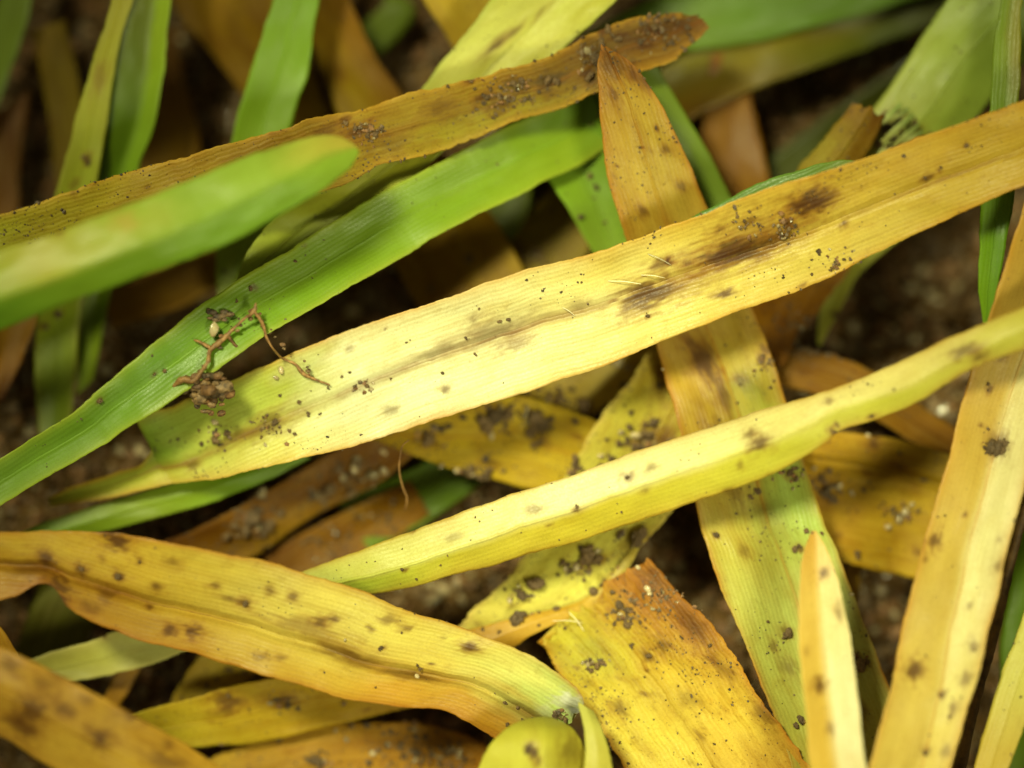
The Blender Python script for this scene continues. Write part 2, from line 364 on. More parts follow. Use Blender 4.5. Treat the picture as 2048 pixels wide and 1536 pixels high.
# ---- the folded keeled blade below it
blade('keeled', 'narrow lime yellow blade folded along its keel, with a bent brown crease',
      [(420, 1212, 480, 1262, -.3, .55), (620, 1140, 680, 1200, .1, .55), (760, 1087, 800, 1181, .45, .58), (900, 1034, 940, 1143, .7, .56), (1100, 965, 1140, 1088, .95, .52), (1300, 895, 1345, 1020, 1.15, .5), (1500, 830, 1548, 945, 1.4, .52),
       (1590, 800, 1640, 893, 1.55, .55), (1640, 785, 1685, 862, 1.6, .55), (1700, 765, 1745, 842, 1.65, .55), (1840, 705, 1880, 778, 1.9, .6), (1935, 660, 1965, 728, 2.1, .62), (2060, 612, 2080, 690, 2.3), (2260, 545, 2280, 620, 2.4)],
      [LG, (214, 208, 90), (240, 228, 140), (250, 240, 172), (248, 236, 164), (244, 228, 140), (240, 220, 120), LM, LM],  # upper face paler: light from above and glare painted in
      rampL=[OL, LG, (222, 202, 60), (228, 204, 56), (224, 208, 64), (216, 206, 66), (214, 204, 70), LM, LM],  # lower face darker: shade below the keel painted in
      fold=-27, mat='pale', blend=.12, step=5, edge=(196, 150, 50), mott=.10, rib=(4, None), jag=.8,
      spots=[(1520, 885, 15, .75, 1.6), (1500, 865, 9, .6), (1665, 862, 10, .9, .7), (1672, 850, 8, .8, .6), (1660, 800, 9, .5, 1), (1745, 830, 6, .7), (1470, 1030, 7, .5), (1255, 955, 11, .7, 1.4), (1300, 940, 9, .4), (1155, 1017, 7, .6, 1.4),
             (1930, 700, 14, .6, 2.4), (1960, 715, 12, .6, 1.5), (830, 1060, 5, .6), (810, 1140, 4, .7), (905, 1075, 9, .3, 3), (1290, 980, 7, .4), (1580, 1060, 5, .4), (1480, 935, 10, .4, .7)], lesions=2)

# ---- the orange blade with a split end, lower left
ob = blade('orange_split', 'broad orange-yellow blade spotted dark brown, its greenish end split and torn',
      [(-220, 1090, -200, 1240, 1.2), (-60, 1068, -50, 1208, 1.4, .45), (20, 1061, 30, 1194, 1.4, .53), (80, 1060, 84, 1170, 1.4, .68), (112, 1060, 108, 1178, 1.35, .70), (150, 1061, 134, 1212, 1.3, .63), (270, 1069, 230, 1262, 1.2, .62), (420, 1098, 350, 1296, 1.1, .62), (600, 1140, 510, 1342, 1.0, .62),
       (800, 1214, 690, 1393, .85, .62), (930, 1258, 800, 1410, .75, .6), (1040, 1300, 900, 1424, .65, .6), (1120, 1348, 970, 1465, .55, .58), (1158, 1385, 1000, 1488, .5, .55), (1166, 1408, 1028, 1500, .45, .5), (1156, 1430, 1050, 1500, .4, .5)],
      [O1, O1, (222, 168, 52), (228, 172, 52), (238, 190, 70), (244, 202, 90), (246, 206, 92), (246, 206, 88), (240, 214, 110), (190, 206, 110)],
      rampL=[O1, O1, O2, (206, 144, 42), (214, 152, 46), (226, 172, 62), (232, 172, 56), (228, 158, 46), (222, 150, 40), (200, 130, 34)],
      fold=10, mat='dry', step=5, edge=O2, midc=BR, mott=.14, dip=.16, torn1=16, rib=(5, BR),  # brown midrib tint also stands in for the shadowed slit
      spots=[(235, 1080, 20, .85, 1.7), (95, 1117, 17, .85, 1.2), (165, 1138, 13, .7, 1.2), (118, 1172, 24, .75, 1.4), (60, 1140, 24, .4, 2), (240, 1152, 10, .9, 1.6), (280, 1125, 6, .8, 1), (215, 1190, 16, .5, 1.6), (310, 1175, 9, .7, 1.5), (300, 1218, 7, .7), (490, 1207, 11, .8, 1.3),
             (340, 1262, 14, .75, 1.1), (385, 1262, 16, .8, 1.2), (540, 1180, 8, .6), (585, 1190, 10, .65, 1.2), (640, 1242, 13, .7, 1.3), (665, 1240, 8, .7), (940, 1295, 14, .9, 1.3), (775, 1240, 11, .5), (815, 1255, 9, .6), (765, 1298, 7, .9, .7), (520, 1310, 12, .5, 1.5), (560, 1315, 8, .4),
             (860, 1330, 4, .8), (700, 1310, 14, .6, 5), (820, 1352, 12, .55, 5), (460, 1200, 8, .5, 3), (180, 1215, 12, .4, 2), (1140, 1402, 30, .75, 1.0, (226, 224, 214), (200, 206, 120)), (1150, 1418, 12, .8, 1.2, (150, 150, 150), (190, 190, 150)), (1090, 1420, 16, .5, 1.4, (214, 214, 170), (214, 210, 130)), (130, 1200, 16, .7, 1.0), (600, 1250, 20, .35, 4), (740, 1255, 7, .6), (350, 1120, 10, .4), (430, 1170, 7, .6)], lesions=3)  # longest spots along the midrib paint the shadow inside the slit

# ---- the wide upright blade with a pointed brown tip
blade('pointed_orange', 'wide orange-brown blade with a pointed brown tip, passing under the long pale blade',
      [(1202, 88, 1210, 90, .35), (1193, 125, 1258, 120, .2, .45), (1197, 180, 1310, 185, .05, .48), (1203, 260, 1348, 262, -.1), (1222, 370, 1392, 365, -.35), (1252, 480, 1432, 465, -.6), (1285, 600, 1490, 590, -.75), (1312, 690, 1535, 690, -.75, .52), (1345, 810, 1572, 800, -.6, .55),
       (1375, 930, 1608, 925, -.45, .55), (1405, 1060, 1655, 1060, -.3, .55), (1445, 1180, 1702, 1180, -.2, .55), (1498, 1310, 1755, 1310, -.1), (1545, 1430, 1800, 1430, 0), (1600, 1600, 1860, 1600, .1)],
      [(150, 84, 26), (200, 138, 40), (216, 156, 46), (212, 148, 42), (206, 142, 42), (214, 152, 44), (218, 158, 46), (216, 160, 52), (214, 172, 60), (220, 192, 80), (214, 190, 76), (210, 178, 64), (206, 166, 56)],
      rampL=[(140, 80, 26), (206, 148, 44), (220, 164, 52), (220, 160, 50), (216, 156, 50), (214, 160, 48), (206, 164, 48), (186, 176, 60), (190, 190, 70), (206, 190, 80), (222, 204, 96), (220, 196, 86), (214, 180, 70), (210, 170, 60)],
      fold=5, mat='dry', step=4.8, edge=O2, midc=O2, mott=.2, rib=(4, O2),
      spots=[(1225, 130, 34, .55, 1.2), (1290, 160, 14, .6), (1333, 300, 12, .6, 1), (1365, 372, 12, .6, 1, (120, 96, 60)), (1285, 422, 12, .6, 1.3), (1285, 295, 4, .8, 1), (1232, 335, 4, .8, 1), (1315, 258, 4, .8), (1230, 190, 12, .5), (1410, 725, 28, .8, 1.8), (1385, 690, 18, .6, 1.6),
             (1480, 760, 13, .55, 1.2), (1530, 700, 12, .6, 1), (1520, 720, 9, .6), (1445, 790, 13, .5, 4), (1430, 870, 24, .4, 2), (1500, 770, 30, .3, 1, (110, 120, 40), (160, 160, 50)), (1580, 950, 12, .7, .8), (1490, 1105, 12, .4, 1.4), (1600, 1100, 8, .8, 1), (1432, 1072, 7, .85, 1), (1470, 985, 22, .35, 2), (1575, 1265, 12, .5),
             (1545, 1290, 10, .5), (1570, 1330, 18, .4, 1.4), (1710, 1325, 24, .75, .8), (1725, 1420, 12, .5), (1440, 940, 9, .4, 2), (1380, 560, 30, .4, 1.5)], lesions=5)

# ---- the browned blade with a ragged end, upper middle
blade('ragged_brown', 'soiled brown blade with a ragged broken end, olive yellow toward its other end',
      [(-220, 500, -180, 640, .9), (0, 428, 40, 565, .7, .6), (180, 372, 225, 510, .6, .6), (330, 322, 380, 460, .5, .6), (480, 280, 530, 420, .35, .55), (620, 242, 675, 372, .2, .5), (730, 214, 780, 330, 0, .5), (840, 185, 885, 297, -.15), (1000, 138, 1050, 240, -.3), (1100, 108, 1150, 202, -.4), (1230, 50, 1275, 152, -.55), (1320, 30, 1352, 112, -.65), (1394, 18, 1402, 74, -.7)],
      [(196, 168, 52), (200, 172, 54), (204, 164, 50), (206, 158, 48), (204, 146, 56), (184, 128, 42), (172, 120, 36), (184, 132, 36), (174, 120, 34), (150, 98, 32), (124, 78, 28), (120, 76, 28)],
      rampL=[(196, 168, 52), (200, 172, 54), (204, 164, 50), (206, 158, 48), (176, 116, 36), (172, 122, 34), (178, 132, 34), (176, 136, 36), (166, 130, 36), (160, 116, 34), (150, 92, 30), (146, 88, 30)],
      fold=8, mat='soiled', step=5.2, edge=(220, 170, 60), midc=BR, mott=.3, jag=2.6, torn1=48, rib=(5, BR),
      spots=[(720, 262, 16, .8, 1.6), (750, 270, 9, .9), (690, 245, 9, .7), (650, 262, 18, .5, 2), (1100, 165, 22, .65, 2.0, (70, 58, 44)), (1030, 170, 16, .7, 1.6, (80, 70, 40)), (975, 195, 16, .7, 2), (940, 160, 8, .8), (1190, 115, 22, .8, .8), (1180, 150, 20, .8, .8), (1205, 60, 16, .8, 1), (1240, 75, 22, .7, 1.6), (1310, 60, 20, .8, 1.4), (1360, 45, 26, .6, 1), (1290, 90, 16, .7), (1000, 215, 18, .5, 2), (880, 215, 20, .4, 2), (780, 290, 18, .4, 3)], lesions=11)

# ---- green blades
blade('near_green', 'plump bright green blade with a rounded tip, raised above the browned blade',
      [(-230, 575, -190, 745, 2.9), (0, 500, 34, 645, 3.1, .62), (150, 448, 200, 580, 3.2, .62), (300, 393, 370, 520, 3.1, .6), (450, 328, 525, 448, 2.9, .58), (560, 288, 624, 392, 2.6, .56), (630, 271, 676, 356, 2.35), (682, 274, 708, 324, 2.1), (708, 288, 718, 304, 2.0)],
      [(124, 172, 60), (144, 180, 66), (166, 188, 80), (150, 186, 82), (134, 184, 78), (140, 188, 84), (176, 190, 96)], rampL=[G2, G2, (112, 164, 44), (108, 160, 42), (112, 168, 48), (120, 176, 60), (140, 190, 76)],  # lower side darker: shade past the ridge painted into the greens
      fold=-20, curl=-.12, mat='green', blend=.12, step=6, mott=.12, rib=(5, None), spots=[(250, 445, 30, .5, 1.2, (206, 168, 84), (214, 196, 92)), (110, 455, 7, .7, 1.4), (60, 520, 36, .25, 1.6, (196, 192, 84), (190, 196, 80)), (300, 430, 40, .3, 1.4, (190, 190, 90), (190, 196, 84))])
blade('grooved_green', 'long mid green blade with a central groove, running under the browned blade',
      [(-240, 1075, -180, 1160, .2), (0, 917, 10, 1004, .3), (120, 842, 165, 912, .6), (250, 734, 310, 826, .75), (350, 652, 420, 752, .7), (450, 580, 530, 674, .5), (560, 510, 650, 604, .2), (700, 425, 780, 528, -.2), (850, 340, 920, 450, -.5), (1000, 262, 1060, 378, -.9), (1120, 200, 1180, 320, -1.4), (1250, 120, 1300, 230, -1.9)],
      [(100, 156, 64), (104, 158, 62), (96, 152, 48), (92, 152, 42), (116, 170, 44), (124, 176, 42), (118, 172, 42), (120, 172, 44), G2], rampL=[(100, 156, 64), (112, 166, 66), (108, 164, 58), (106, 164, 48), (110, 168, 42), (116, 172, 44), (124, 178, 48), (132, 180, 52), G2],
      fold=16, mat='green', step=5, mott=.1, rib=(4, (150, 190, 60)), spots=[(330, 742, 7, .6, 1, (60, 80, 26), (80, 110, 30)), (200, 803, 6, .7, 1), (505, 575, 7, .6, 1), (310, 745, 5, .5)], lesions=1, edge=LG)
blade('upright_green', 'smooth light green blade standing behind the browned blade',
      [(560, -120, 660, -120, -1.3), (545, 0, 640, 0, -1.4), (508, 130, 612, 150, -1.5), (466, 270, 582, 270, -1.6), (440, 420, 556, 420, -1.8), (430, 520, 530, 520, -2.0), (436, 600, 470, 610, -2.2)],
      [(112, 172, 50), (120, 178, 54), (124, 180, 52), (136, 184, 54), (150, 190, 60)], fold=12, mat='green', step=7, mott=.08, rib=(4, (160, 200, 70)))
blade('edge_green', 'pale green blade with brownish specks beside the folded green blade',
      [(240, -120, 300, -120, -.9), (222, 0, 268, 0, -1.0), (190, 110, 234, 110, -1.1), (150, 250, 214, 250, -1.2), (112, 390, 194, 366, -1.4), (85, 520, 178, 500, -1.7), (72, 640, 162, 620, -2.0), (70, 760, 152, 760, -2.4), (80, 880, 140, 860, -2.9)],
      [(150, 160, 60), (160, 176, 66), (158, 186, 70), (150, 184, 60), (132, 170, 48), (116, 156, 42)], fold=8, mat='green', step=7, mott=.14, edge=(176, 176, 60), rib=(4, None),
      spots=[(170, 320, 8, .9, 1.6), (150, 365, 8, .5), (200, 150, 14, .4, 3, (140, 110, 40)), (118, 628, 8, .9, 1), (90, 650, 7, .8, 1)])
blade('folded_green', 'deep green blade folded lengthwise with one bright margin, next to the pale green blade',
      [(262, -120, 350, -120, -1.2, .66), (250, 0, 346, 0, -1.3, .66), (234, 110, 334, 95, -1.5, .66), (214, 250, 308, 250, -1.6, .62), (196, 362, 276, 340, -1.8, .55), (180, 500, 244, 480, -2.0, .5), (164, 610, 220, 585, -2.3), (152, 790, 186, 760, -2.8)],
      [(104, 128, 30), (100, 130, 30), (92, 136, 30), (96, 146, 34), (120, 160, 40), (120, 160, 44)], rampL=[(140, 186, 60), (140, 186, 60), (130, 184, 54), (120, 176, 46), (128, 176, 46), (130, 170, 50)], fold=26, mat='green', blend=.12, step=7, mott=.1, rib=(3, (160, 190, 70)))  # dark face and lit margin of the fold are painted in
blade('speckled_green', 'green blade sprinkled with soil crumbs, beside the pointed orange-brown blade',
      [(930, 130, 1100, 90, -1.6), (1010, 245, 1190, 196, -1.5), (1085, 345, 1218, 320, -1.5), (1150, 440, 1246, 440, -1.5), (1200, 535, 1275, 520, -1.6)],
      [(112, 160, 40), (110, 164, 40), (112, 168, 44), (122, 176, 58), (130, 180, 70)], fold=6, mat='green', step=6, mott=.14, rib=(4, None), lesions=3, spots=[(1105, 322, 10, .8, 1), (1180, 285, 6, .8)])
blade('slim_green', 'slim dark green margin of a blade showing behind the pointed orange-brown blade',
      [(1240, 90, 1300, 110, -1.1), (1290, 190, 1370, 225, -1.2), (1340, 290, 1420, 310, -1.3), (1390, 390, 1462, 396, -1.4), (1440, 480, 1500, 480, -1.5)], [(100, 136, 44), (104, 144, 50), (110, 154, 60), (112, 156, 60)], fold=4, mat='green', step=8, mott=.1, parts=False)
blade('bluish_green', 'narrow bluish green blade peeping out along the upper margin of the long pale blade',
      [(1270, 510, 1320, 560, -.1), (1350, 452, 1400, 520, .0), (1440, 403, 1480, 480, .12), (1560, 350, 1590, 425, .25), (1650, 324, 1672, 380, .3), (1700, 318, 1712, 346, .3), (1722, 322, 1726, 330, .3)], [(92, 148, 66), (96, 152, 74), (104, 160, 80), (110, 164, 80), (120, 160, 60)], fold=-6, mat='green', step=6, mott=.1, rib=(3, None), spots=[(1715, 325, 8, .6)])
blade('vertical_green', 'narrow vivid green blade standing between the soil gap and the tall straw blade',
      [(2010, -60, 2050, -60, -.3), (1990, 80, 2040, 80, -.2), (1980, 200, 2036, 200, -.1), (1962, 390, 2026, 390, 0), (1957, 500, 2010, 500, .05), (1958, 580, 1992, 585, 0), (1966, 645, 1976, 650, -.1)], [(120, 164, 56), (124, 168, 60), (120, 178, 50), (122, 188, 44), (124, 190, 44)], rampL=[(140, 160, 60), (140, 156, 60), (108, 166, 40), (104, 170, 36), (110, 176, 40)], fold=10, mat='green', step=6, mott=.08, rib=(3, None))
blade('pale_wide_green', 'broad pale green blade chewed at its end and clogged with soil',
      [(2010, -150, 2240, 0, -1.1), (1910, -20, 2100, 80, -1.2), (1835, 92, 1995, 185, -1.3), (1755, 208, 1930, 270, -1.3), (1700, 300, 1850, 350, -1.2), (1660, 360, 1790, 400, -1.2)], [(140, 180, 90), (146, 188, 98), (164, 204, 112), (176, 210, 112), (160, 180, 90)], rampL=[(124, 160, 80), (130, 176, 84), (150, 196, 96), (156, 198, 96), (140, 160, 60)], fold=-6, curl=-.2, mat='green', step=7, mott=.1, torn1=30, rib=(4, None), spots=[(1770, 250, 20, .6, 1.6), (1830, 280, 14, .6, 2)])
blade('top_green', 'bright green blurred blade far below, beyond the ragged broken end',
      [(1160, 70, 1190, 150, -2.3), (1280, 10, 1320, 110, -2.5), (1420, -20, 1480, 90, -2.7), (1600, -70, 1680, 40, -2.9), (1860, -150, 1920, -30, -3)], [(120, 180, 60), (124, 190, 62), (110, 178, 48), (96, 156, 40), (80, 130, 36)], fold=4, mat='green', step=10, mott=.2, parts=False)
blade('top_olive', 'olive green blurred blade lying below the bright green blurred one',
      [(1240, 190, 1270, 300, -2.7), (1400, 90, 1450, 205, -2.9), (1560, 40, 1620, 140, -3.1), (1720, 0, 1780, 80, -3.3), (1900, -60, 1960, 20, -3.4)], [(150, 160, 44), (140, 156, 40), (156, 164, 44), (128, 150, 40), (90, 110, 36)], rampL=[(180, 150, 44), (160, 150, 40), (120, 140, 36), (90, 120, 32), (80, 100, 30)], fold=8, mat='green', step=10, mott=.3, parts=False)
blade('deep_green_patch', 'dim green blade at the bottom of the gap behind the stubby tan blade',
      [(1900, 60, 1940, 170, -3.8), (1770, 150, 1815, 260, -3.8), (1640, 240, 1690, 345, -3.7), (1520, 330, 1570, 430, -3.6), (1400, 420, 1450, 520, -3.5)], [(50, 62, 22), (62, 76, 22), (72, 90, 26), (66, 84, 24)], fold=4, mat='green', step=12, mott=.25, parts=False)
blade('under_green', 'short bright green blade tucked beneath the tapering end of the long pale blade',
      [(-60, 1120, 20, 1190, -1.5), (60, 1055, 150, 1085, -1.4), (190, 1012, 280, 1046, -1.3), (340, 970, 420, 1004, -1.3), (470, 935, 530, 962, -1.3), (590, 900, 620, 915, -1.4)], [(120, 170, 40), (130, 182, 50), (146, 192, 66), (120, 176, 44), (110, 164, 40)], fold=-8, mat='green', step=7, mott=.1, rib=(3, None))
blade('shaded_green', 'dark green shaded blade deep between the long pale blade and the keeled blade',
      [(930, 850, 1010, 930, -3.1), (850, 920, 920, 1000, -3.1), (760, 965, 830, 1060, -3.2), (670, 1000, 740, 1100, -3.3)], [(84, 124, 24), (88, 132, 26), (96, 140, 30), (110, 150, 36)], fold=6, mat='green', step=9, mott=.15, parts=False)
blade('right_green', 'vivid green blade standing behind the brown stalk',
      [(2070, 960, 2150, 960, -.9), (2035, 1080, 2110, 1100, -1.0), (2008, 1220, 2080, 1240, -1.1), (2000, 1380, 2070, 1400, -1.2), (1990, 1600, 2060, 1600, -1.2)], [(110, 170, 30), (116, 178, 34), (110, 160, 34), (90, 130, 30)], fold=6, mat='green', step=9, mott=.2, parts=False)
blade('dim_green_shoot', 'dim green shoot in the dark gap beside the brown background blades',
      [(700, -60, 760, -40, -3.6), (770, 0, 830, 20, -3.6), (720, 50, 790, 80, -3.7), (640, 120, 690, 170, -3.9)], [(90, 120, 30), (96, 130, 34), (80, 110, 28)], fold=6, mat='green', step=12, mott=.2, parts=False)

# ---- yellow blades
blade('lime_top', 'bright lime yellow blade that dives under the browned blade and the grooved green blade',
      [(1120, -180, 1360, -150, -.9), (1000, -25, 1262, -25, -.9), (920, 80, 1150, 80, -.95), (845, 176, 1030, 190, -1.0), (765, 285, 900, 290, -.8), (650, 370, 780, 395, -.75), (556, 432, 640, 490, -.5), (490, 514, 540, 570, -.25), (455, 610, 490, 630, -.3)],
      [(222, 216, 84), (232, 226, 96), (236, 228, 110), (222, 214, 70), (206, 202, 56), (190, 196, 52), (180, 194, 52)], rampL=[(220, 210, 74), (228, 222, 84), (232, 222, 92), (216, 204, 60), (196, 196, 50), (176, 190, 46), (170, 190, 50)],
      fold=8, mat='pale', step=6, mott=.12, edge=(176, 186, 60), rib=(4, (120, 120, 40)), spots=[(990, 95, 10, .8, 3), (1080, 25, 7, .5, 3), (1030, 65, 8, .5, 3)])
blade('amber_top', 'amber yellow blade slanting behind the bright lime yellow blade',
      [(990, -140, 820, -110, -2.0), (1010, 0, 845, 0, -2.1), (1040, 90, 900, 82, -2.2), (1090, 200, 970, 200, -2.4)], [(214, 170, 50), (216, 174, 54), (206, 160, 50), (180, 130, 40)], fold=5, mat='dry', step=9, parts=False, lesions=1)
blade('straw_tall', 'tall straw yellow channelled blade with round brown lesions, crossing under the keeled blade',
      [(2090, 230, 2270, 230, .45, .55), (2050, 390, 2230, 395, .65, .55), (1992, 580, 2170, 595, .8, .55), (1938, 755, 2100, 775, .95, .55), (1872, 1000, 2037, 1010, 1.3, .55), (1826, 1170, 1992, 1190, 1.55, .56), (1778, 1370, 1950, 1365, 1.8, .6), (1735, 1536, 1898, 1536, 2.0, .66), (1690, 1700, 1850, 1700, 2.1, .66)],
      [(214, 166, 60), (216, 170, 64), (224, 182, 74), (224, 184, 76), (226, 190, 84), (228, 194, 88), (236, 202, 92), (240, 206, 96)], rampL=[(226, 190, 84), (228, 194, 88), (240, 216, 130), (248, 230, 154), (250, 234, 160), (248, 228, 142), (246, 218, 108), (244, 210, 98)],  # darker left half, paler right half: side light painted in
      fold=19, mat='pale', blend=.12, step=5, mott=.1, edge=O1, rib=(4, O1), spots=[(1868, 1085, 15, .7, 1.4), (1825, 1345, 19, .8, 1.1), (1995, 890, 20, .6, 1.4), (1940, 1210, 6, .4), (1945, 1290, 12, .5, 1.2), (1930, 1355, 11, .5), (1905, 1420, 10, .6), (2003, 710, 14, .5, .8), (1960, 850, 5, .7, 1), (1975, 780, 7, .7), (1930, 1030, 4, .8), (1990, 1130, 8, .5), (1890, 1500, 10, .4), (1850, 1500, 9, .7, 1), (1880, 1390, 8, .8, 1)], lesions=2)
blade('cream_point', 'short cream yellow pointed blade standing in front of the wide orange-brown blade',
      [(1622, 1062, 1632, 1062, 1.4), (1609, 1095, 1650, 1092, 1.5), (1600, 1160, 1674, 1150, 1.65, .46), (1597, 1250, 1694, 1240, 1.8, .48), (1602, 1360, 1712, 1350, 2.0, .46), (1614, 1470, 1725, 1470, 2.2, .44), (1630, 1640, 1750, 1640, 2.4)],
      [(230, 176, 74), (240, 200, 94), (240, 198, 84), (238, 194, 76), (236, 192, 72)], rampL=[(240, 196, 96), (250, 226, 150), (252, 234, 172), (252, 234, 170), (248, 224, 144)], fold=17, mat='pale', blend=.14, step=5, mott=.08, rib=(3, None), spots=[(1645, 1145, 11, .75, 1), (1638, 1372, 13, .75, 1.2), (1680, 1230, 10, .4, 2), (1612, 1300, 6, .3), (1660, 1460, 9, .4)])  # right half paler than left: light on the channel painted in
blade('pale_right', 'pale lemon blade standing beyond the brown stalk',
      [(2140, 1030, 2220, 1080, 1.0), (2092, 1130, 2170, 1180, 1.1), (2040, 1255, 2112, 1295, 1.2), (1990, 1400, 2062, 1420, 1.3), (1946, 1540, 2016, 1540, 1.4), (1910, 1660, 1980, 1660, 1.4)], [(226, 220, 110), (230, 222, 110), (228, 214, 96), (222, 190, 70), (216, 172, 54)], fold=-12, mat='pale', step=6, mott=.1, rib=(3, None), lesions=1)
blade('loop', 'curled yellow-green blade with a rounded bend beside the torn split end',
      [(930, 1720, 1200, 1720, 1.6, .6), (948, 1570, 1186, 1570, 2.0, .6), (966, 1516, 1172, 1516, 2.1, .6), (996, 1474, 1156, 1476, 2.0, .6), (1028, 1448, 1134, 1452, 1.75, .55), (1058, 1437, 1106, 1438, 1.45), (1078, 1434, 1088, 1434, 1.2)],
      [(214, 206, 70), (224, 214, 78), (232, 220, 86), (232, 220, 84), (220, 208, 70), (190, 180, 56)], rampL=[(180, 170, 48), (186, 172, 46), (190, 170, 44), (200, 180, 50), (214, 200, 64), (190, 180, 56)], fold=-14, curl=-.35, mat='pale', step=5, mott=.12, rib=(3, None), blend=.2, spots=[(1058, 1492, 9, .85, 1.0), (1068, 1506, 9, .85), (1078, 1520, 7, .8), (1140, 1500, 24, .5, 1.4, (120, 96, 30), (170, 140, 40))])  # darker right side and brown patch paint shade inside the bend
blade('loop_leg', 'slender yellowish leaf sheath rising next to the looped blade',
      [(1156, 1404, 1186, 1422, 1.2), (1164, 1450, 1200, 1450, 1.5), (1168, 1510, 1216, 1505, 1.7), (1160, 1600, 1236, 1600, 1.8), (1150, 1700, 1236, 1700, 1.8)], [(214, 206, 96), (216, 202, 80), (210, 188, 64), (200, 170, 54)], fold=-22, mat='pale', step=5, mott=.1, parts=False)
blade('mottled_broad', 'very broad mottled yellow and brown blade with a torn oblique top',
      [(1296, 1116, 1082, 1276, -.5, .5), (1345, 1172, 1092, 1298, -.4), (1420, 1245, 1122, 1345, -.25), (1490, 1345, 1175, 1425, -.05), (1560, 1450, 1245, 1530, .15), (1650, 1600, 1330, 1680, .35)],
      [(206, 140, 60), (214, 160, 60), (232, 186, 84), (238, 194, 92), (232, 178, 84), (220, 166, 70)], rampL=[(206, 180, 70), (204, 180, 66), (224, 190, 84), (236, 202, 100), (238, 202, 106), (232, 190, 90)], fold=5, mat='soiled', step=5, mott=.3, edge=(206, 130, 40), jag=4, torn0=34, rib=(5, None), lesions=15,
      spots=[(1290, 1190, 70, .45, 1.2, (160, 100, 36)), (1380, 1230, 50, .4, 1.6, (150, 92, 36)), (1310, 1160, 30, .6, 1.2), (1370, 1230, 30, .4, 2), (1330, 1290, 16, .6), (1295, 1310, 14, .6), (1390, 1260, 20, .5, 2), (1240, 1420, 16, .55), (1440, 1330, 18, .4, 2), (1530, 1430, 20, .5, 1.6), (1380, 1400, 18, .35), (1190, 1310, 30, .3, 2, (150, 150, 60), (180, 170, 60))])
fb = blade('folded_pale', 'pale yellow soiled blade with one margin folded over, lying under the keeled blade',
      [(1380, 600, 1470, 700, -1.6), (1312, 695, 1440, 770, -1.6), (1238, 785, 1430, 880, -1.55), (1162, 902, 1395, 960, -1.4), (1110, 1000, 1330, 1035, -1.2), (1050, 1115, 1258, 1110, -1.0), (988, 1184, 1190, 1192, -.9), (922, 1243, 1000, 1280, -.85), (880, 1280, 920, 1320, -.85)],
      [(200, 160, 50), (206, 170, 60), (212, 186, 78), (226, 204, 104), (234, 212, 116), (236, 214, 118), (230, 208, 118), (222, 196, 110), (206, 176, 90)], fold=4, mat='soiled', step=5, mott=.2, edge=(230, 200, 110), rib=(5, None), jag=3.5,
      spots=[(1320, 900, 46, .6, 1.4, (110, 64, 34)), (1290, 870, 20, .5), (1260, 1080, 24, .5), (1330, 740, 30, .5, 1.5, (120, 66, 30)), (1200, 1120, 16, .5, 1.4, (160, 96, 30))], lesions=5)
strip('folded_margin', [(1284, 1068, 1290, 1075, -.72), (1232, 1140, 1248, 1150, -.68), (1168, 1196, 1196, 1206, -.62), (1080, 1224, 1118, 1246, -.55), (1010, 1242, 1060, 1274, -.52), (940, 1262, 1030, 1296, -.55), (880, 1285, 960, 1330, -.6)],
      [(226, 196, 90), (224, 190, 76), (226, 178, 60), (222, 168, 50), (206, 150, 44), (190, 130, 40)], fold=-14, mat='dry', step=5, parent=fb, key='folded_pale')
blade('blurred_corner', 'thick amber blade blotched dark brown, raised highest above the orange blades around it',
      [(-260, 1200, -300, 1370, 2.1), (-110, 1250, -150, 1420, 2.3), (20, 1300, -30, 1462, 2.5), (150, 1368, 70, 1520, 2.6), (270, 1432, 180, 1580, 2.6), (380, 1498, 290, 1640, 2.5), (520, 1590, 420, 1720, 2.3)],
      [(206, 148, 48), (210, 150, 48), (216, 160, 56), (220, 168, 62), (220, 164, 54), (210, 150, 44)], fold=-8, curl=-.1, mat='dry', step=6, mott=.2, edge=(226, 170, 60), rib=(5, None), lesions=4,
      spots=[(60, 1425, 34, .75, 1.1), (40, 1455, 26, .65), (20, 1330, 16, .5), (200, 1480, 24, .8, 1.2), (130, 1420, 16, .6), (260, 1425, 22, .6, 1.6), (120, 1350, 16, .35), (170, 1400, 12, .4), (330, 1520, 26, .5, 2), (90, 1370, 18, .4)])
blade('corner_strip', 'thin orange strip of a blade rising beside the thick amber blade',
      [(-80, 1180, -110, 1200, .6), (-15, 1235, -60, 1255, .7), (22, 1285, -30, 1320, .7), (50, 1350, 0, 1390, .6)], [(210, 150, 44), (216, 156, 44), (206, 140, 40)], fold=6, mat='dry', step=8, parts=False)
blade('pale_stub', 'pale greenish yellow stub with a nicked margin under the orange split blade',
      [(-60, 1370, 20, 1430, -.9), (60, 1322, 140, 1366, -.8), (140, 1293, 200, 1352, -.8), (205, 1272, 262, 1338, -.75), (222, 1262, 292, 1330, -.75), (300, 1262, 345, 1308, -.7), (380, 1250, 410, 1280, -.7)], [(196, 180, 66), (206, 194, 82), (206, 196, 84), (222, 214, 116), (220, 208, 100)], fold=6, mat='pale', step=6, mott=.12, edge=(236, 224, 130), rib=(3, None), jag=2, spots=[(205, 1270, 8, .9, 1)])
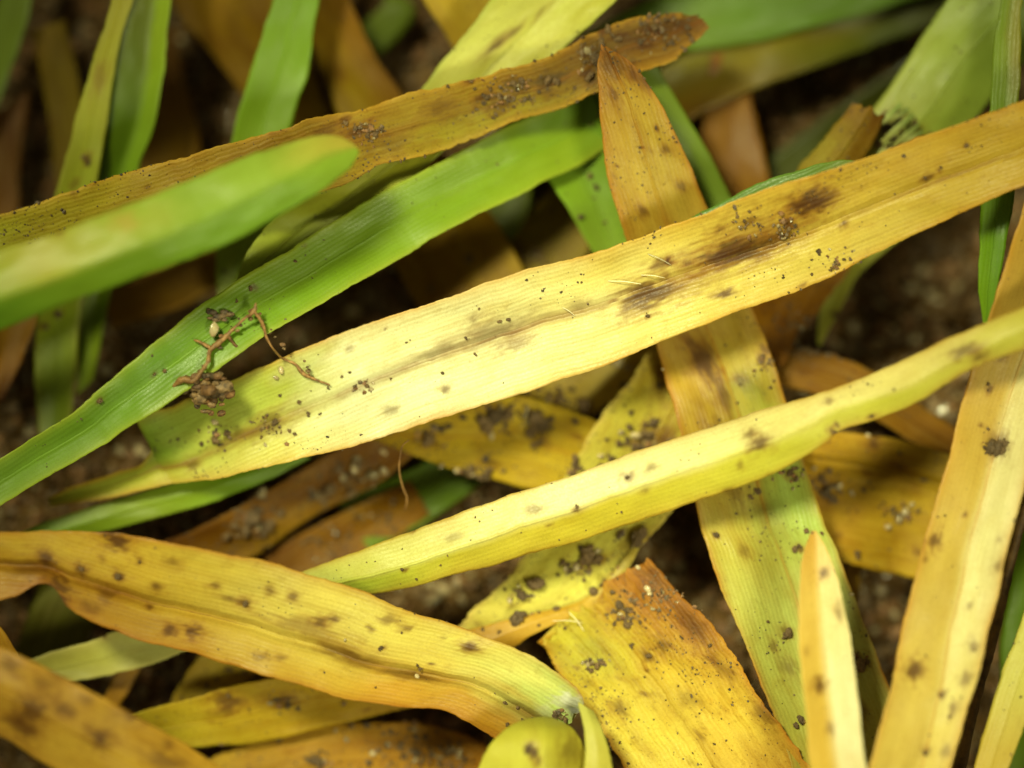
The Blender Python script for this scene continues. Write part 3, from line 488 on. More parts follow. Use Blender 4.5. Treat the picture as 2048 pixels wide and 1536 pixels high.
blade('olive_lower', 'dull ochre blade stained with brown blots under the orange split blade',
      [(120, 1500, 190, 1580, -1.0), (285, 1422, 365, 1500, -1.0), (420, 1384, 500, 1490, -1.05), (560, 1350, 650, 1456, -1.1), (720, 1320, 810, 1420, -1.2), (880, 1290, 940, 1390, -1.3)], [(206, 172, 56), (214, 178, 58), (212, 166, 50), (206, 156, 44), (190, 136, 40)], rampL=[(190, 150, 40), (206, 170, 50), (204, 158, 44), (190, 140, 40), (170, 120, 36)], fold=7, mat='soiled', step=6, mott=.2, rib=(4, O2), lesions=2, spots=[(455, 1400, 20, .7, 1.4), (570, 1400, 14, .75, 2.2), (450, 1420, 12, .5)])
blade('tan_bottom', 'tan brown blade strewn with sand and crumbs beneath the ochre blade',
      [(300, 1600, 340, 1720, -2.0), (430, 1515, 470, 1650, -1.9), (580, 1466, 610, 1610, -1.8), (740, 1440, 750, 1590, -1.75), (870, 1448, 850, 1590, -1.75), (990, 1500, 950, 1630, -1.8), (1100, 1560, 1060, 1690, -1.8)], [(190, 140, 50), (200, 148, 54), (196, 140, 50), (190, 130, 46), (180, 116, 40), (170, 110, 40)], fold=4, mat='soiled', step=6, mott=.35, rib=(4, BR), lesions=7, jag=2.5)
blade('right_ochre', 'broad dark ochre blade with a slit, lying behind the wide orange-brown blade',
      [(1480, 830, 1500, 1060, -1.7, .3), (1640, 858, 1650, 1115, -1.7, .25), (1780, 876, 1786, 1146, -1.75, .25), (1900, 905, 1890, 1172, -1.8, .25), (2080, 960, 2060, 1220, -1.9, .25)], [(190, 140, 46), (196, 146, 46), (190, 142, 44), (176, 140, 46), (170, 130, 40)], rampL=[(200, 146, 46), (204, 150, 48), (206, 158, 54), (200, 156, 54), (190, 140, 50)], fold=6, dip=.18, mat='soiled', step=6, mott=.25, rib=(3, (60, 40, 20)), lesions=6, spots=[(1745, 888, 14, .75, 1.4), (1650, 990, 18, .7, 1), (1640, 960, 14, .5), (1800, 930, 12, .4, 2)])
blade('right_brown', 'narrow dull brown blade bridging the dark soil gap',
      [(1440, 640, 1450, 760, -2.3), (1580, 690, 1560, 772, -2.3), (1700, 722, 1660, 800, -2.35), (1790, 775, 1750, 840, -2.4), (1880, 840, 1840, 890, -2.4), (1990, 900, 1950, 950, -2.5)], [(176, 116, 40), (174, 120, 40), (180, 124, 42), (190, 130, 44), (180, 120, 40)], fold=5, mat='soiled', step=8, mott=.25, rib=(3, None), lesions=2)
blade('rusty_patch', 'rusty orange blade scrap tucked under the long pale blade',
      [(1600, 420, 1730, 470, -1.9), (1530, 540, 1680, 560, -1.9), (1500, 620, 1640, 620, -1.9), (1520, 680, 1590, 680, -1.95), (1540, 730, 1560, 735, -2.0)], [(200, 130, 40), (204, 136, 42), (206, 136, 42), (190, 120, 36)], fold=4, mat='soiled', step=7, mott=.4, lesions=4, jag=4, parts=False)
blade('lime_scrap', 'short lime green tip hanging below the long pale blade into the dark gap',
      [(1740, 430, 1830, 460, -2.1), (1680, 510, 1770, 500, -2.2), (1650, 560, 1710, 560, -2.3), (1640, 610, 1692, 600, -2.4), (1636, 660, 1662, 655, -2.5), (1636, 690, 1642, 690, -2.6)], [(196, 196, 60), (206, 204, 70), (210, 206, 80), (200, 196, 70)], fold=8, mat='pale', step=6, mott=.1, parts=False, spots=[(1670, 630, 7, .9, .6), (1655, 565, 7, .7)])
blade('yellow_under', 'deep yellow dirty blade beneath the long pale blade, ending in a soil pocket',
      [(700, 830, 720, 870, -2.0), (800, 830, 830, 912, -2.0), (900, 800, 930, 945, -2.05), (1020, 790, 1040, 975, -2.1), (1130, 820, 1150, 1000, -2.15), (1250, 860, 1250, 1030, -2.2)], [(190, 140, 44), (206, 160, 50), (222, 178, 56), (222, 178, 58), (212, 170, 54), (200, 160, 50)], fold=5, mat='soiled', step=6, mott=.3, rib=(4, O2), lesions=6, spots=[(860, 880, 14, .8), (1080, 880, 16, .5)])
blade('golden_under', 'golden yellow blade with round crumbs below the long pale blade',
      [(980, 790, 1050, 905, -2.7), (1080, 730, 1130, 860, -2.7), (1180, 680, 1230, 800, -2.7), (1290, 640, 1330, 730, -2.7)], [(206, 160, 50), (224, 182, 56), (222, 184, 60), (206, 164, 50)], fold=4, mat='dry', step=7, mott=.2, lesions=2, parts=False)
blade('brown_left', 'dim brown blade covered by soil crumbs in the pocket left of the curly fibre',
      [(800, 800, 860, 880, -2.4), (700, 880, 770, 960, -2.4), (560, 965, 650, 1020, -2.5), (430, 1040, 540, 1092, -2.5), (300, 1100, 390, 1170, -2.6)], [(176, 116, 36), (170, 110, 34), (176, 116, 40), (160, 100, 34)], rampL=[(176, 116, 36), (180, 120, 40), (196, 146, 66), (170, 110, 40)], fold=5, mat='soiled', step=8, mott=.3, rib=(3, None), lesions=3)
blade('orange_pocket', 'orange brown blade at the bottom of the pocket above the keeled blade',
      [(820, 960, 860, 1030, -3.1), (720, 1010, 780, 1090, -3.1), (620, 1060, 690, 1140, -3.1), (520, 1110, 590, 1200, -3.2)], [(190, 130, 36), (200, 140, 40), (190, 126, 36), (170, 110, 34)], fold=5, mat='soiled', step=9, mott=.3, lesions=2, parts=False)
# ---- blurred brown blades far below, upper part
blade('bg_brown_a', 'blurred wide ochre brown blade behind the upright light green blade',
      [(500, -160, 320, -120, -3.0), (580, -20, 346, 10, -3.1), (620, 110, 440, 130, -3.2), (660, 240, 530, 260, -3.3), (720, 380, 600, 400, -3.4)], [(190, 140, 36), (196, 146, 38), (190, 140, 38), (196, 150, 44), (180, 130, 40)], fold=4, mat='soiled', step=10, mott=.3, lesions=2, parts=False)
blade('bg_brown_b', 'dull mustard blade running deep beneath the grooved green blade to the long pale blade',
      [(660, -140, 560, -120, -2.5), (706, 20, 600, 20, -2.6), (790, 170, 660, 190, -2.6), (880, 300, 730, 360, -2.6), (980, 425, 790, 530, -2.5), (1050, 540, 850, 640, -2.4), (1120, 660, 930, 740, -2.4)], [(190, 130, 40), (196, 140, 44), (190, 136, 44), (190, 140, 40), (206, 160, 44), (206, 164, 46)], rampL=[(190, 130, 40), (200, 150, 50), (210, 170, 66), (190, 140, 40), (190, 140, 40), (200, 150, 44)], fold=5, mat='soiled', step=8, mott=.3, lesions=4, rib=(4, None))
blade('bg_brown_c', 'olive ochre blade with crumbs crossing deep under the speckled green blade',
      [(940, 600, 1120, 640, -2.9), (1010, 490, 1160, 540, -2.8), (1090, 392, 1210, 450, -2.8), (1180, 290, 1290, 340, -2.8), (1270, 180, 1360, 230, -2.9)], [(180, 150, 46), (186, 156, 48), (180, 146, 44), (160, 130, 40)], fold=5, mat='soiled', step=8, mott=.25, lesions=3, parts=False)
blade('bg_green_bit', 'pale green blade end deep in the gap beside the olive ochre blade',
      [(900, 330, 1000, 300, -2.4), (960, 400, 1060, 380, -2.5), (980, 450, 1050, 440, -2.6), (1000, 480, 1030, 475, -2.6)], [(120, 170, 50), (130, 180, 60), (136, 180, 66)], fold=4, mat='green', step=10, mott=.1, parts=False)
blade('bg_orange', 'orange blurred blade standing deep behind the slim dark green margin',
      [(1420, 110, 1500, 100, -3.0), (1408, 220, 1506, 205, -3.0), (1400, 320, 1528, 310, -2.9), (1420, 420, 1545, 400, -2.9), (1450, 560, 1570, 540, -2.9)], [(190, 124, 36), (206, 140, 40), (206, 140, 40), (200, 140, 50), (180, 120, 40)], fold=5, mat='dry', step=9, mott=.25, lesions=2, parts=False)
blade('tan_stub', 'stubby tan blade with a cut end beside the chewed pale green blade',
      [(1560, 420, 1640, 460, -.95), (1610, 325, 1700, 360, -.85), (1660, 258, 1740, 290, -.8), (1702, 205, 1764, 236, -.8)], [(176, 150, 60), (184, 158, 70), (186, 160, 72), (170, 120, 44)], rampL=[(160, 120, 40), (170, 130, 50), (160, 116, 40), (130, 80, 30)], fold=-20, mat='soiled', step=6, mott=.25, jag=3, torn1=18, rib=(4, None), lesions=1)
blade('bg_left_a', 'blurred olive brown blade behind the pale green blade with specks',
      [(60, 60, 130, 40, -3.0), (90, 190, 160, 170, -3.1), (110, 320, 180, 300, -3.2), (120, 460, 190, 450, -3.4)], [(150, 120, 40), (160, 130, 40), (150, 116, 40)], fold=4, mat='soiled', step=10, parts=False, mott=.3)
blade('bg_left_b', 'blurred amber blade between the folded green blade and the upright light green blade',
      [(290, 60, 350, 60, -3.3), (300, 180, 370, 170, -3.3), (270, 300, 400, 290, -3.2), (250, 420, 380, 420, -3.2), (180, 600, 300, 640, -3.2)], [(150, 100, 30), (170, 116, 34), (200, 150, 46), (196, 140, 46), (180, 120, 40)], fold=4, mat='soiled', step=10, parts=False, mott=.3)
blade('bg_left_c', 'blurred rust brown blade leaning below the olive yellow end of the browned blade',
      [(-60, 260, 60, 180, -3.4), (-20, 360, 40, 330, -3.3), (-40, 520, 40, 500, -3.2)], [(130, 80, 26), (150, 96, 30), (150, 96, 30)], fold=4, mat='soiled', step=12, parts=False, mott=.3)
blade('bg_left_d', 'amber blade scrap in the soil gap under the plump green blade',
      [(200, 590, 230, 660, -3.0), (300, 545, 340, 625, -2.9), (420, 490, 450, 560, -2.9), (500, 440, 530, 500, -2.9)], [(190, 130, 36), (196, 140, 44), (190, 140, 50), (170, 120, 40)], fold=4, mat='soiled', step=10, parts=False, mott=.3, lesions=1)
blade('bg_left_e', 'cream and orange blade end beside the pale green blade, under the plump green blade',
      [(-120, 600, -60, 560, -1.5), (-60, 680, 70, 610, -1.6), (-60, 790, 50, 700, -1.8), (-40, 850, 10, 790, -2.0)], [(190, 110, 36), (226, 170, 90), (216, 150, 60), (170, 100, 30)], fold=-14, mat='dry', step=9, parts=False, mott=.2)
blade('grey_lower', 'greyish olive blade deep in the gap below the orange split blade',
      [(90, 1130, 230, 1180, -2.8), (60, 1220, 190, 1250, -2.8), (30, 1300, 170, 1320, -2.8), (0, 1400, 150, 1420, -2.9)], [(120, 116, 56), (130, 126, 60), (124, 116, 56), (110, 100, 50)], fold=4, mat='soiled', step=10, parts=False, mott=.2)
blade('amber_prop', 'small amber blade piece propped between the pale stub and the ochre blade',
      [(270, 1300, 300, 1300, -1.9), (235, 1340, 278, 1340, -2.0), (210, 1390, 245, 1400, -2.0), (180, 1450, 210, 1460, -2.1)], [(196, 140, 44), (206, 146, 44), (190, 130, 40)], fold=6, mat='dry', step=8, parts=False, lesions=1)
blade('buff_lower', 'buff blade with dark crumbs glimpsed between the orange split blade and the ochre blade',
      [(330, 1440, 380, 1470, -2.1), (350, 1380, 430, 1410, -2.0), (400, 1310, 500, 1360, -2.0), (470, 1250, 560, 1300, -2.1)], [(190, 150, 60), (200, 160, 66), (206, 166, 70), (190, 140, 50)], fold=6, mat='soiled', step=7, parts=False, mott=.25)
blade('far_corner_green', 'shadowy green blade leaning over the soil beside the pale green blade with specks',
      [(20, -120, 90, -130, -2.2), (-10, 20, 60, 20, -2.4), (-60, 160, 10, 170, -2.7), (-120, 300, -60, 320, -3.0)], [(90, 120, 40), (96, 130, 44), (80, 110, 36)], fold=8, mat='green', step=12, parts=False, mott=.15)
blade('small_brown_bit', 'little brown blade fragment in the soil gap between the wide orange-brown and straw blades',
      [(1690, 1130, 1722, 1130, -2.2), (1696, 1180, 1720, 1182, -2.3), (1700, 1240, 1716, 1240, -2.4)], [(190, 140, 50), (180, 130, 44)], fold=6, mat='dry', step=8, parts=False)
# ------------------------------------------------------------------ roots, fibres, crumbs, sand
def smooth_path(pts, n):
    P = np.array([[p[0], p[1], p[0], p[1], p[2], p[3]] for p in pts], float)
    C, q = hermite(P, n); return C[:, 0], C[:, 1], C[:, 4], C[:, 5]
def tube(name, pts, mat, parent=None, n=26, sides=7, knob=0.0, seed=1):
    """round strand through (px, py, z, radius in px)"""
    x, y, z, r = smooth_path(pts, n); X, Y = world(x, y, z)
    C = np.stack([X, Y, z], -1); T = np.gradient(C, axis=0); T /= np.linalg.norm(T, axis=1)[:, None]
    up = np.array([0, 0, 1.0]); A = np.cross(T, up); A /= np.maximum(np.linalg.norm(A, axis=1), 1e-6)[:, None]; B = np.cross(A, T)
    an = np.linspace(0, 2 * math.pi, sides, endpoint=False)
    rr = (r / 100)[:, None] * (1 + knob * (fbm(np.arange(n)[:, None] * .9 + 0 * an[None], 3 * an[None] + 0 * r[:, None], seed) - .5))
    V = C[:, None] + rr[..., None] * (A[:, None] * np.cos(an)[None, :, None] + B[:, None] * np.sin(an)[None, :, None])
    V = np.concatenate([V.reshape(-1, 3), C[:1], C[-1:]]); F = []
    for i in range(n - 1):
        for j in range(sides):
            F.append((i * sides + j, i * sides + (j + 1) % sides, (i + 1) * sides + (j + 1) % sides, (i + 1) * sides + j))
    for j in range(sides):
        F.append((n * sides, (j + 1) % sides, j)); F.append((n * sides + 1, (n - 1) * sides + j, (n - 1) * sides + (j + 1) % sides))
    return mesh_object(name, V, F, mat, parent)

def ico(sub):
    import bmesh
    bm = bmesh.new(); bmesh.ops.create_icosphere(bm, subdivisions=sub, radius=1.0)
    v = np.array([x.co[:] for x in bm.verts]); f = [tuple(q.index for q in p.verts) for p in bm.faces]; bm.free(); return v, f
ICO1, ICOF1 = ico(1); ICO2, ICOF2 = ico(2); ICO3, ICOF3 = ico(3)
def lump(base, seed, rough, squash):
    rs = np.random.RandomState(seed); v = base.copy(); d = np.ones(len(v))
    for k in range(7):
        a = rs.randn(3); a /= np.linalg.norm(a); d += rough * rs.uniform(-.5, .9) * np.maximum(0, v @ a - .35)
    d += rough * .55 * (fbm(v[:, 0] * 2.3 + seed, v[:, 1] * 2.3 + v[:, 2] * 1.7, seed, 3) - .5)
    return v * d[:, None] * np.array(squash)
VAR = {}
def variants(kind, mat, n, rough, sub, lumps=1, flat=False):
    L = []
    for k in range(n):
        rs = random.Random(kind + str(k)); b, f = {1: (ICO1, ICOF1), 2: (ICO2, ICOF2), 3: (ICO3, ICOF3)}[sub]
        V = []; F = []
        for q in range(lumps):                      # a crumb is a knot of smaller angular bits
            v = lump(b, k * 13 + q * 101 + len(kind), rough, (1, rs.uniform(.5, .95), rs.uniform(.5, .85)))
            an = rs.uniform(0, 6.28); c, s = math.cos(an), math.sin(an); v = np.stack([v[:, 0] * c - v[:, 1] * s, v[:, 0] * s + v[:, 1] * c, v[:, 2]], 1)
            if lumps > 1:
                rad = rs.uniform(.25, .62); d = rs.uniform(.2, .75) if q else 0; t = rs.uniform(0, 6.28)
                v = v * (.7 if q == 0 else rad) + np.array([d * math.cos(t), d * math.sin(t) * .8, rs.uniform(-.2, .25)])
            F += [tuple(x + len(V) for x in p) for p in f]; V += [tuple(p) for p in v]
        me = bpy.data.meshes.new(kind); me.from_pydata(V, [], F); me.materials.append(mat)
        me.polygons.foreach_set('use_smooth', [not flat] * len(me.polygons)); L.append(me)
    VAR[kind] = L
variants('soil_crumb', M['crumb'], 14, .9, 2, 5, True)
variants('brown_crumb', M['brown_crumb'], 5, .6, 2)
variants('sand_grain', M['sand'], 6, .28, 2)
variants('soil_clump', M['crumb'], 8, .9, 2, 14, True)

RND = random.Random(5)
def on_blade(key, x, y):
    best = None
    for g in SURF[key]:
        d = (g['px'] - x)**2 + (g['py'] - y)**2; k = np.unravel_index(np.argmin(d), d.shape)
        if best is None or (d[k] < 900 and g['Z'][k] > best[1][2]): best = (d[k], (g['X'][k], g['Y'][k], g['Z'][k]))
    return best[1]
def place(kind, pos, r, label, cat, group, sink=.35, seedrot=None):
    o = bpy.data.objects.new(kind, RND.choice(VAR[kind])); COL.objects.link(o)
    o.scale = (r, r * RND.uniform(.8, 1.1), r * RND.uniform(.75, 1.0)); o.rotation_euler = (RND.uniform(-.4, .4), RND.uniform(-.4, .4), RND.uniform(0, 6.28))
    o.location = (pos[0], pos[1], pos[2] + r * sink); return tag(o, label, cat, group)

# crumbs told apart one by one, each resting on its blade: (x, y, diameter in px)
CR = {
 'central': ('dark soil crumb lying on the long pale yellow blade', 'crumbs on the long pale blade',
   [(600, 805, 12), (615, 830, 16), (550, 845, 22), (525, 858, 11), (430, 880, 24), (455, 868, 18), (405, 888, 12), (735, 770, 12), (742, 778, 10), (710, 775, 13), (780, 757, 8), (952, 708, 10), (933, 676, 9), (1000, 643, 10), (1016, 640, 10), (886, 745, 9), (815, 684, 7), (1295, 632, 9), (640, 830, 9), (560, 790, 9), (590, 870, 10),
    (525, 835, 9), (578, 862, 9), (960, 618, 6), (1165, 565, 6), (1560, 470, 12), (1578, 458, 13), (1540, 480, 9), (1590, 452, 10), (1930, 290, 12), (1880, 337, 8), (1850, 355, 8), (1690, 518, 9), (1660, 542, 8), (1675, 530, 10), (1625, 548, 7), (685, 752, 8), (655, 775, 8)]),
 'keeled': ('dark soil crumb stuck to the lime yellow keeled blade', 'crumbs on the keeled blade',
   [(805, 1137, 9), (880, 1133, 7), (832, 1160, 6), (893, 1110, 6), (1255, 955, 10), (1152, 1015, 9), (1670, 866, 10), (1745, 831, 8), (1790, 778, 8)]),
 'pointed_orange': ('dark soil crumb stuck to the wide orange-brown pointed blade', 'crumbs on the pointed blade',
   [(1432, 1072, 15), (1590, 1100, 17), (1600, 1093, 12), (1515, 985, 16), (1502, 992, 12), (1475, 805, 9), (1540, 775, 9), (1480, 770, 8), (1580, 1265, 24), (1572, 1272, 16), (1603, 1442, 22), (1590, 1450, 15), (1718, 1330, 30), (1700, 1322, 20), (1735, 1325, 18), (1528, 715, 11), (1535, 728, 9), (1548, 760, 8), (1452, 690, 6), (1280, 293, 8), (1300, 130, 8), (1290, 158, 9),
    (1665, 1145, 13), (1645, 1065, 12), (1612, 1060, 14), (1580, 945, 16), (1590, 935, 12), (1440, 838, 8), (1720, 1420, 12), (1535, 1240, 9), (1680, 1265, 10)]),
 'ragged_brown': ('dark soil crumb caked on the browned ragged blade', 'crumbs on the browned blade',
   [(712, 255, 13), (690, 250, 11), (735, 270, 14), (752, 268, 14), (762, 262, 11), (1188, 118, 30), (1200, 90, 22), (1180, 155, 26), (1215, 60, 20), (1240, 78, 18), (1310, 55, 20), (1278, 84, 18), (1225, 72, 14), (1345, 85, 16), (1375, 55, 18), (1385, 80, 16), (1095, 160, 24), (1112, 165, 22), (1030, 168, 18), (1045, 162, 16), (975, 195, 14), (965, 205, 12), (985, 235, 10), (1000, 190, 11), (940, 163, 9), (950, 180, 9), (1010, 196, 9), (1290, 45, 14), (1330, 38, 12), (1150, 175, 12), (1060, 200, 9), (895, 175, 8), (1065, 110, 8), (1100, 95, 9), (1160, 70, 10)]),
 'orange_split': ('dark soil crumb lying on the broad orange split blade', 'crumbs on the orange split blade',
   [(840, 1335, 13), (836, 1330, 9), (762, 1297, 9), (758, 1302, 8), (240, 1152, 15), (490, 1207, 13), (280, 1125, 8), (165, 1138, 12), (1010, 1408, 11), (1035, 1418, 12), (1110, 1430, 18), (1130, 1436, 14), (1045, 1440, 10), (1015, 1448, 9)]),
 'folded_pale': ('dark soil crumb on the pale yellow blade with the folded margin', 'crumbs on the folded pale blade',
   [(1070, 1170, 34), (1045, 1190, 24), (1025, 1208, 32), (1175, 1108, 36), (1195, 1118, 24), (1160, 1100, 18), (1170, 1160, 22), (1140, 1142, 14), (1190, 1160, 12), (1108, 1200, 14), (1255, 1065, 30), (1275, 1060, 24), (1240, 1072, 18), (985, 1135, 12), (1115, 1150, 9), (1140, 910, 17), (1150, 925, 18), (1145, 945, 20), (1165, 955, 14), (1220, 918, 20), (1235, 890, 16), (1255, 875, 13), (1300, 870, 22), (1275, 895, 24), (1290, 850, 16), (1310, 845, 18), (1255, 855, 16), (1215, 880, 9), (1200, 935, 13), (1265, 825, 13), (1320, 770, 14), (1300, 920, 16), (1275, 925, 13), (965, 1258, 9), (1080, 1250, 7), (1000, 1265, 8)]),
 'mottled_broad': ('dark soil crumb stuck to the very broad mottled blade', 'crumbs on the mottled blade',
   [(1240, 1210, 26), (1250, 1220, 18), (1255, 1252, 22), (1280, 1245, 10), (1195, 1330, 20), (1185, 1340, 14), (1265, 1290, 14), (1205, 1325, 12), (1130, 1258, 9), (1295, 1310, 16), (1290, 1240, 9), (1230, 1245, 12), (1340, 1250, 9), (1310, 1180, 10), (1170, 1325, 9), (1420, 1290, 10), (1250, 1180, 10)]),
 'speckled_green': ('dark soil crumb resting on the speckled green blade', 'crumbs on the speckled green blade',
   [(1075, 322, 16), (1105, 315, 18), (1110, 325, 16), (1180, 350, 16), (1190, 375, 15), (1160, 435, 14), (1210, 445, 10), (1200, 235, 14), (1180, 250, 10)]),
 'yellow_under': ('dark soil crumb on the deep yellow dirty blade', 'crumbs on the deep yellow blade',
   [(975, 855, 28), (990, 840, 34), (1015, 825, 24), (960, 835, 22), (860, 880, 26), (880, 860, 18), (1075, 845, 36), (1090, 850, 28), (1060, 862, 24), (1100, 838, 18), (1065, 890, 14), (1080, 883, 14), (940, 940, 22), (960, 950, 20), (975, 945, 18), (1150, 840, 16), (950, 812, 16), (925, 835, 14), (900, 850, 14)]),
 'golden_under': ('round dark crumb on the golden yellow blade', 'crumbs on the golden blade',
   [(1125, 797, 26), (1172, 812, 30), (1142, 832, 22), (1100, 790, 14), (1050, 785, 16), (1245, 772, 14), (1165, 825, 16), (1080, 775, 14)]),
 'right_ochre': ('dark soil crumb lying on the broad dark ochre blade', 'crumbs on the dark ochre blade',
   [(1650, 985, 24), (1665, 995, 18), (1640, 960, 16), (1680, 985, 12), (1725, 985, 12), (1848, 960, 12), (1710, 1108, 12), (1715, 1115, 9), (1785, 1020, 16), (1835, 1020, 14), (1660, 940, 12), (1800, 905, 9)]),
 'tan_bottom': ('dark soil crumb scattered over the tan brown blade', 'crumbs on the tan blade',
   [(700, 1450, 16), (735, 1450, 18), (800, 1490, 22), (830, 1500, 24), (860, 1510, 18), (780, 1460, 14), (900, 1500, 20), (640, 1525, 30), (620, 1520, 20), (760, 1500, 16), (850, 1470, 14), (880, 1530, 16), (560, 1480, 14), (930, 1520, 16)]),
 'olive_lower': ('dark crumb stuck to the dull ochre blade', 'crumbs on the ochre blade', [(550, 1398, 14), (575, 1408, 16), (595, 1415, 14), (455, 1392, 14), (440, 1500, 10), (690, 1405, 12)]),
 'buff_lower': ('dark crumb on the buff blade', 'crumbs on the buff blade', [(458, 1335, 16), (465, 1340, 12), (492, 1348, 13), (415, 1372, 13), (435, 1360, 14), (365, 1395, 10)]),
 'straw_tall': ('dark soil crumb on the tall straw yellow blade', 'crumbs on the straw blade', [(1990, 895, 34), (2010, 885, 20), (1980, 905, 20), (2005, 900, 18), (1975, 770, 11), (1880, 1390, 10), (2030, 1040, 9), (1850, 1505, 13), (1945, 1300, 8)]),
 'bg_brown_b': ('dark crumb on the dull mustard blade', 'crumbs on the mustard blade', [(935, 520, 20), (860, 575, 16), (905, 470, 12)]),
 'bg_brown_c': ('dark crumb on the olive ochre blade', 'crumbs on the olive ochre blade', [(1050, 520, 20), (1080, 510, 18), (1070, 495, 16), (1090, 530, 14), (1100, 420, 16), (1040, 505, 12)]),
 'brown_left': ('soil crumb caked on the dim brown blade', 'crumbs on the dim brown blade', [(520, 1020, 26), (500, 1040, 30), (540, 1045, 26), (560, 1030, 20), (490, 1065, 22), (455, 1075, 22), (470, 1050, 18), (530, 1065, 22), (660, 980, 26), (640, 995, 20), (690, 960, 24), (520, 990, 18), (715, 930, 24), (700, 990, 20)]),
 'edge_green': ('dark crumb on the pale green blade with specks', 'crumbs on the pale green blade', [(165, 315, 14), (175, 328, 13), (118, 628, 18), (90, 655, 15)]),
 'grooved_green': ('small crumb on the long grooved green blade', 'crumbs on the grooved green blade', [(200, 803, 12), (330, 742, 12), (505, 577, 13), (310, 745, 8), (475, 603, 8), (590, 525, 10), (420, 620, 12)]),
 'loop': ('dark elongated crumb on the curled yellow-green loop', 'crumbs on the loop', [(1058, 1494, 20), (1070, 1508, 16), (1066, 1500, 14)]),
 'pale_wide_green': ('dark crumb on the chewed end of the pale green blade', 'crumbs on the chewed blade', [(1790, 240, 24), (1775, 260, 26), (1830, 250, 16), (1820, 280, 20), (1800, 290, 22), (1760, 285, 24), (1770, 225, 18), (1840, 290, 14), (1785, 300, 20), (1750, 260, 18), (1810, 225, 10)]),
 'upright_green': ('dark crumb on the smooth light green blade', 'crumbs on the light green blade', [(515, 510, 14), (450, 543, 12)]),
 'lime_scrap': ('dark sliver of soil on the short lime green tip', 'crumbs on the lime green tip', [(1668, 630, 12), (1680, 636, 11), (1655, 560, 12), (1648, 570, 10)]),
 'right_brown': ('crumb on the narrow dull brown blade', 'crumbs on the dull brown blade', [(1600, 705, 18), (1640, 690, 16), (1600, 680, 20), (1620, 665, 22), (1700, 760, 12)]),
}
for key, (lab, grp, pts) in CR.items():
    for (x, y, d) in pts:
        kind = 'soil_clump' if d >= 28 else 'soil_crumb'
        place(kind, on_blade(key, x, y), d / 200.0 * (1.2 if key in ('folded_pale', 'yellow_under', 'brown_left', 'right_ochre', 'golden_under') else 1.0), lab if kind == 'soil_crumb' else lab.replace('crumb', 'clump'), 'soil crumb' if kind == 'soil_crumb' else 'soil clump', grp if kind == 'soil_crumb' else grp.replace('crumbs', 'clumps'))

# pale sand grains
SD = {
 'folded_pale': ('glassy sand grain lodged on the pale yellow folded blade', [(1200, 912, 16), (1270, 868, 24), (1272, 878, 10), (1195, 1100, 14), (1150, 1135, 18), (1020, 1200, 12), (1130, 1140, 14), (1285, 905, 14), (1230, 935, 12)]),
 'central': ('clear sand grain lying on the long pale yellow blade', [(560, 740, 18), (552, 755, 14), (430, 845, 16), (745, 768, 9)]),
 'right_ochre': ('pale sand grain on the broad dark ochre blade', [(1680, 970, 18), (1700, 985, 16), (1810, 1020, 20), (1800, 1035, 18), (1780, 1050, 14), (1735, 862, 12), (1820, 1012, 14)]),
 'yellow_under': ('pale sand grain on the deep yellow dirty blade', [(985, 868, 22), (1050, 830, 18), (1055, 815, 14), (945, 945, 20), (880, 950, 14), (910, 955, 14)]),
 'brown_left': ('pale sand grain in the crumbs on the dim brown blade', [(705, 935, 24), (740, 948, 34), (768, 945, 22), (710, 915, 18), (685, 960, 18), (530, 985, 28), (500, 1030, 16), (515, 1055, 18), (490, 1062, 14), (635, 990, 18), (770, 905, 20)]),
 'mottled_broad': ('pale sand grain on the very broad mottled blade', [(1295, 1178, 18), (1275, 1120, 12), (1165, 1325, 10), (1240, 1228, 14), (1300, 1190, 12)]),
 'tan_bottom': ('bright sand grain on the tan brown blade', [(745, 1505, 14), (775, 1485, 12), (920, 1500, 16), (915, 1515, 14), (670, 1460, 10), (690, 1480, 14), (830, 1520, 14)]),
 'orange_split': ('tiny bright sand grain on the broad orange split blade', [(834, 1352, 12), (690, 1280, 8)]),
 'pale_wide_green': ('shiny sand grain in the soil of the chewed green blade', [(1768, 250, 16), (1790, 275, 12), (1805, 240, 10)]),
 'pointed_orange': ('tiny sparkling grain on the wide orange-brown pointed blade', [(1585, 980, 8), (1325, 740, 7), (1705, 1190, 11)]),
 'golden_under': ('pale sand grain on the golden yellow blade', [(1235, 722, 22), (1255, 735, 18), (1095, 800, 14)]),
}
for key, (lab, pts) in SD.items():
    for (x, y, d) in pts: place('sand_grain', on_blade(key, x, y), d / 200.0, lab, 'sand grain', 'sand grains: ' + lab.split(' on ')[-1].split(' lodged')[0][:30])
def on_soil(x, y):
    X, Y = world(x, y, -4.0 if y < 600 else -2.8); return (float(X), float(Y), float(soil_z(np.array([X]), np.array([Y]))[0]))
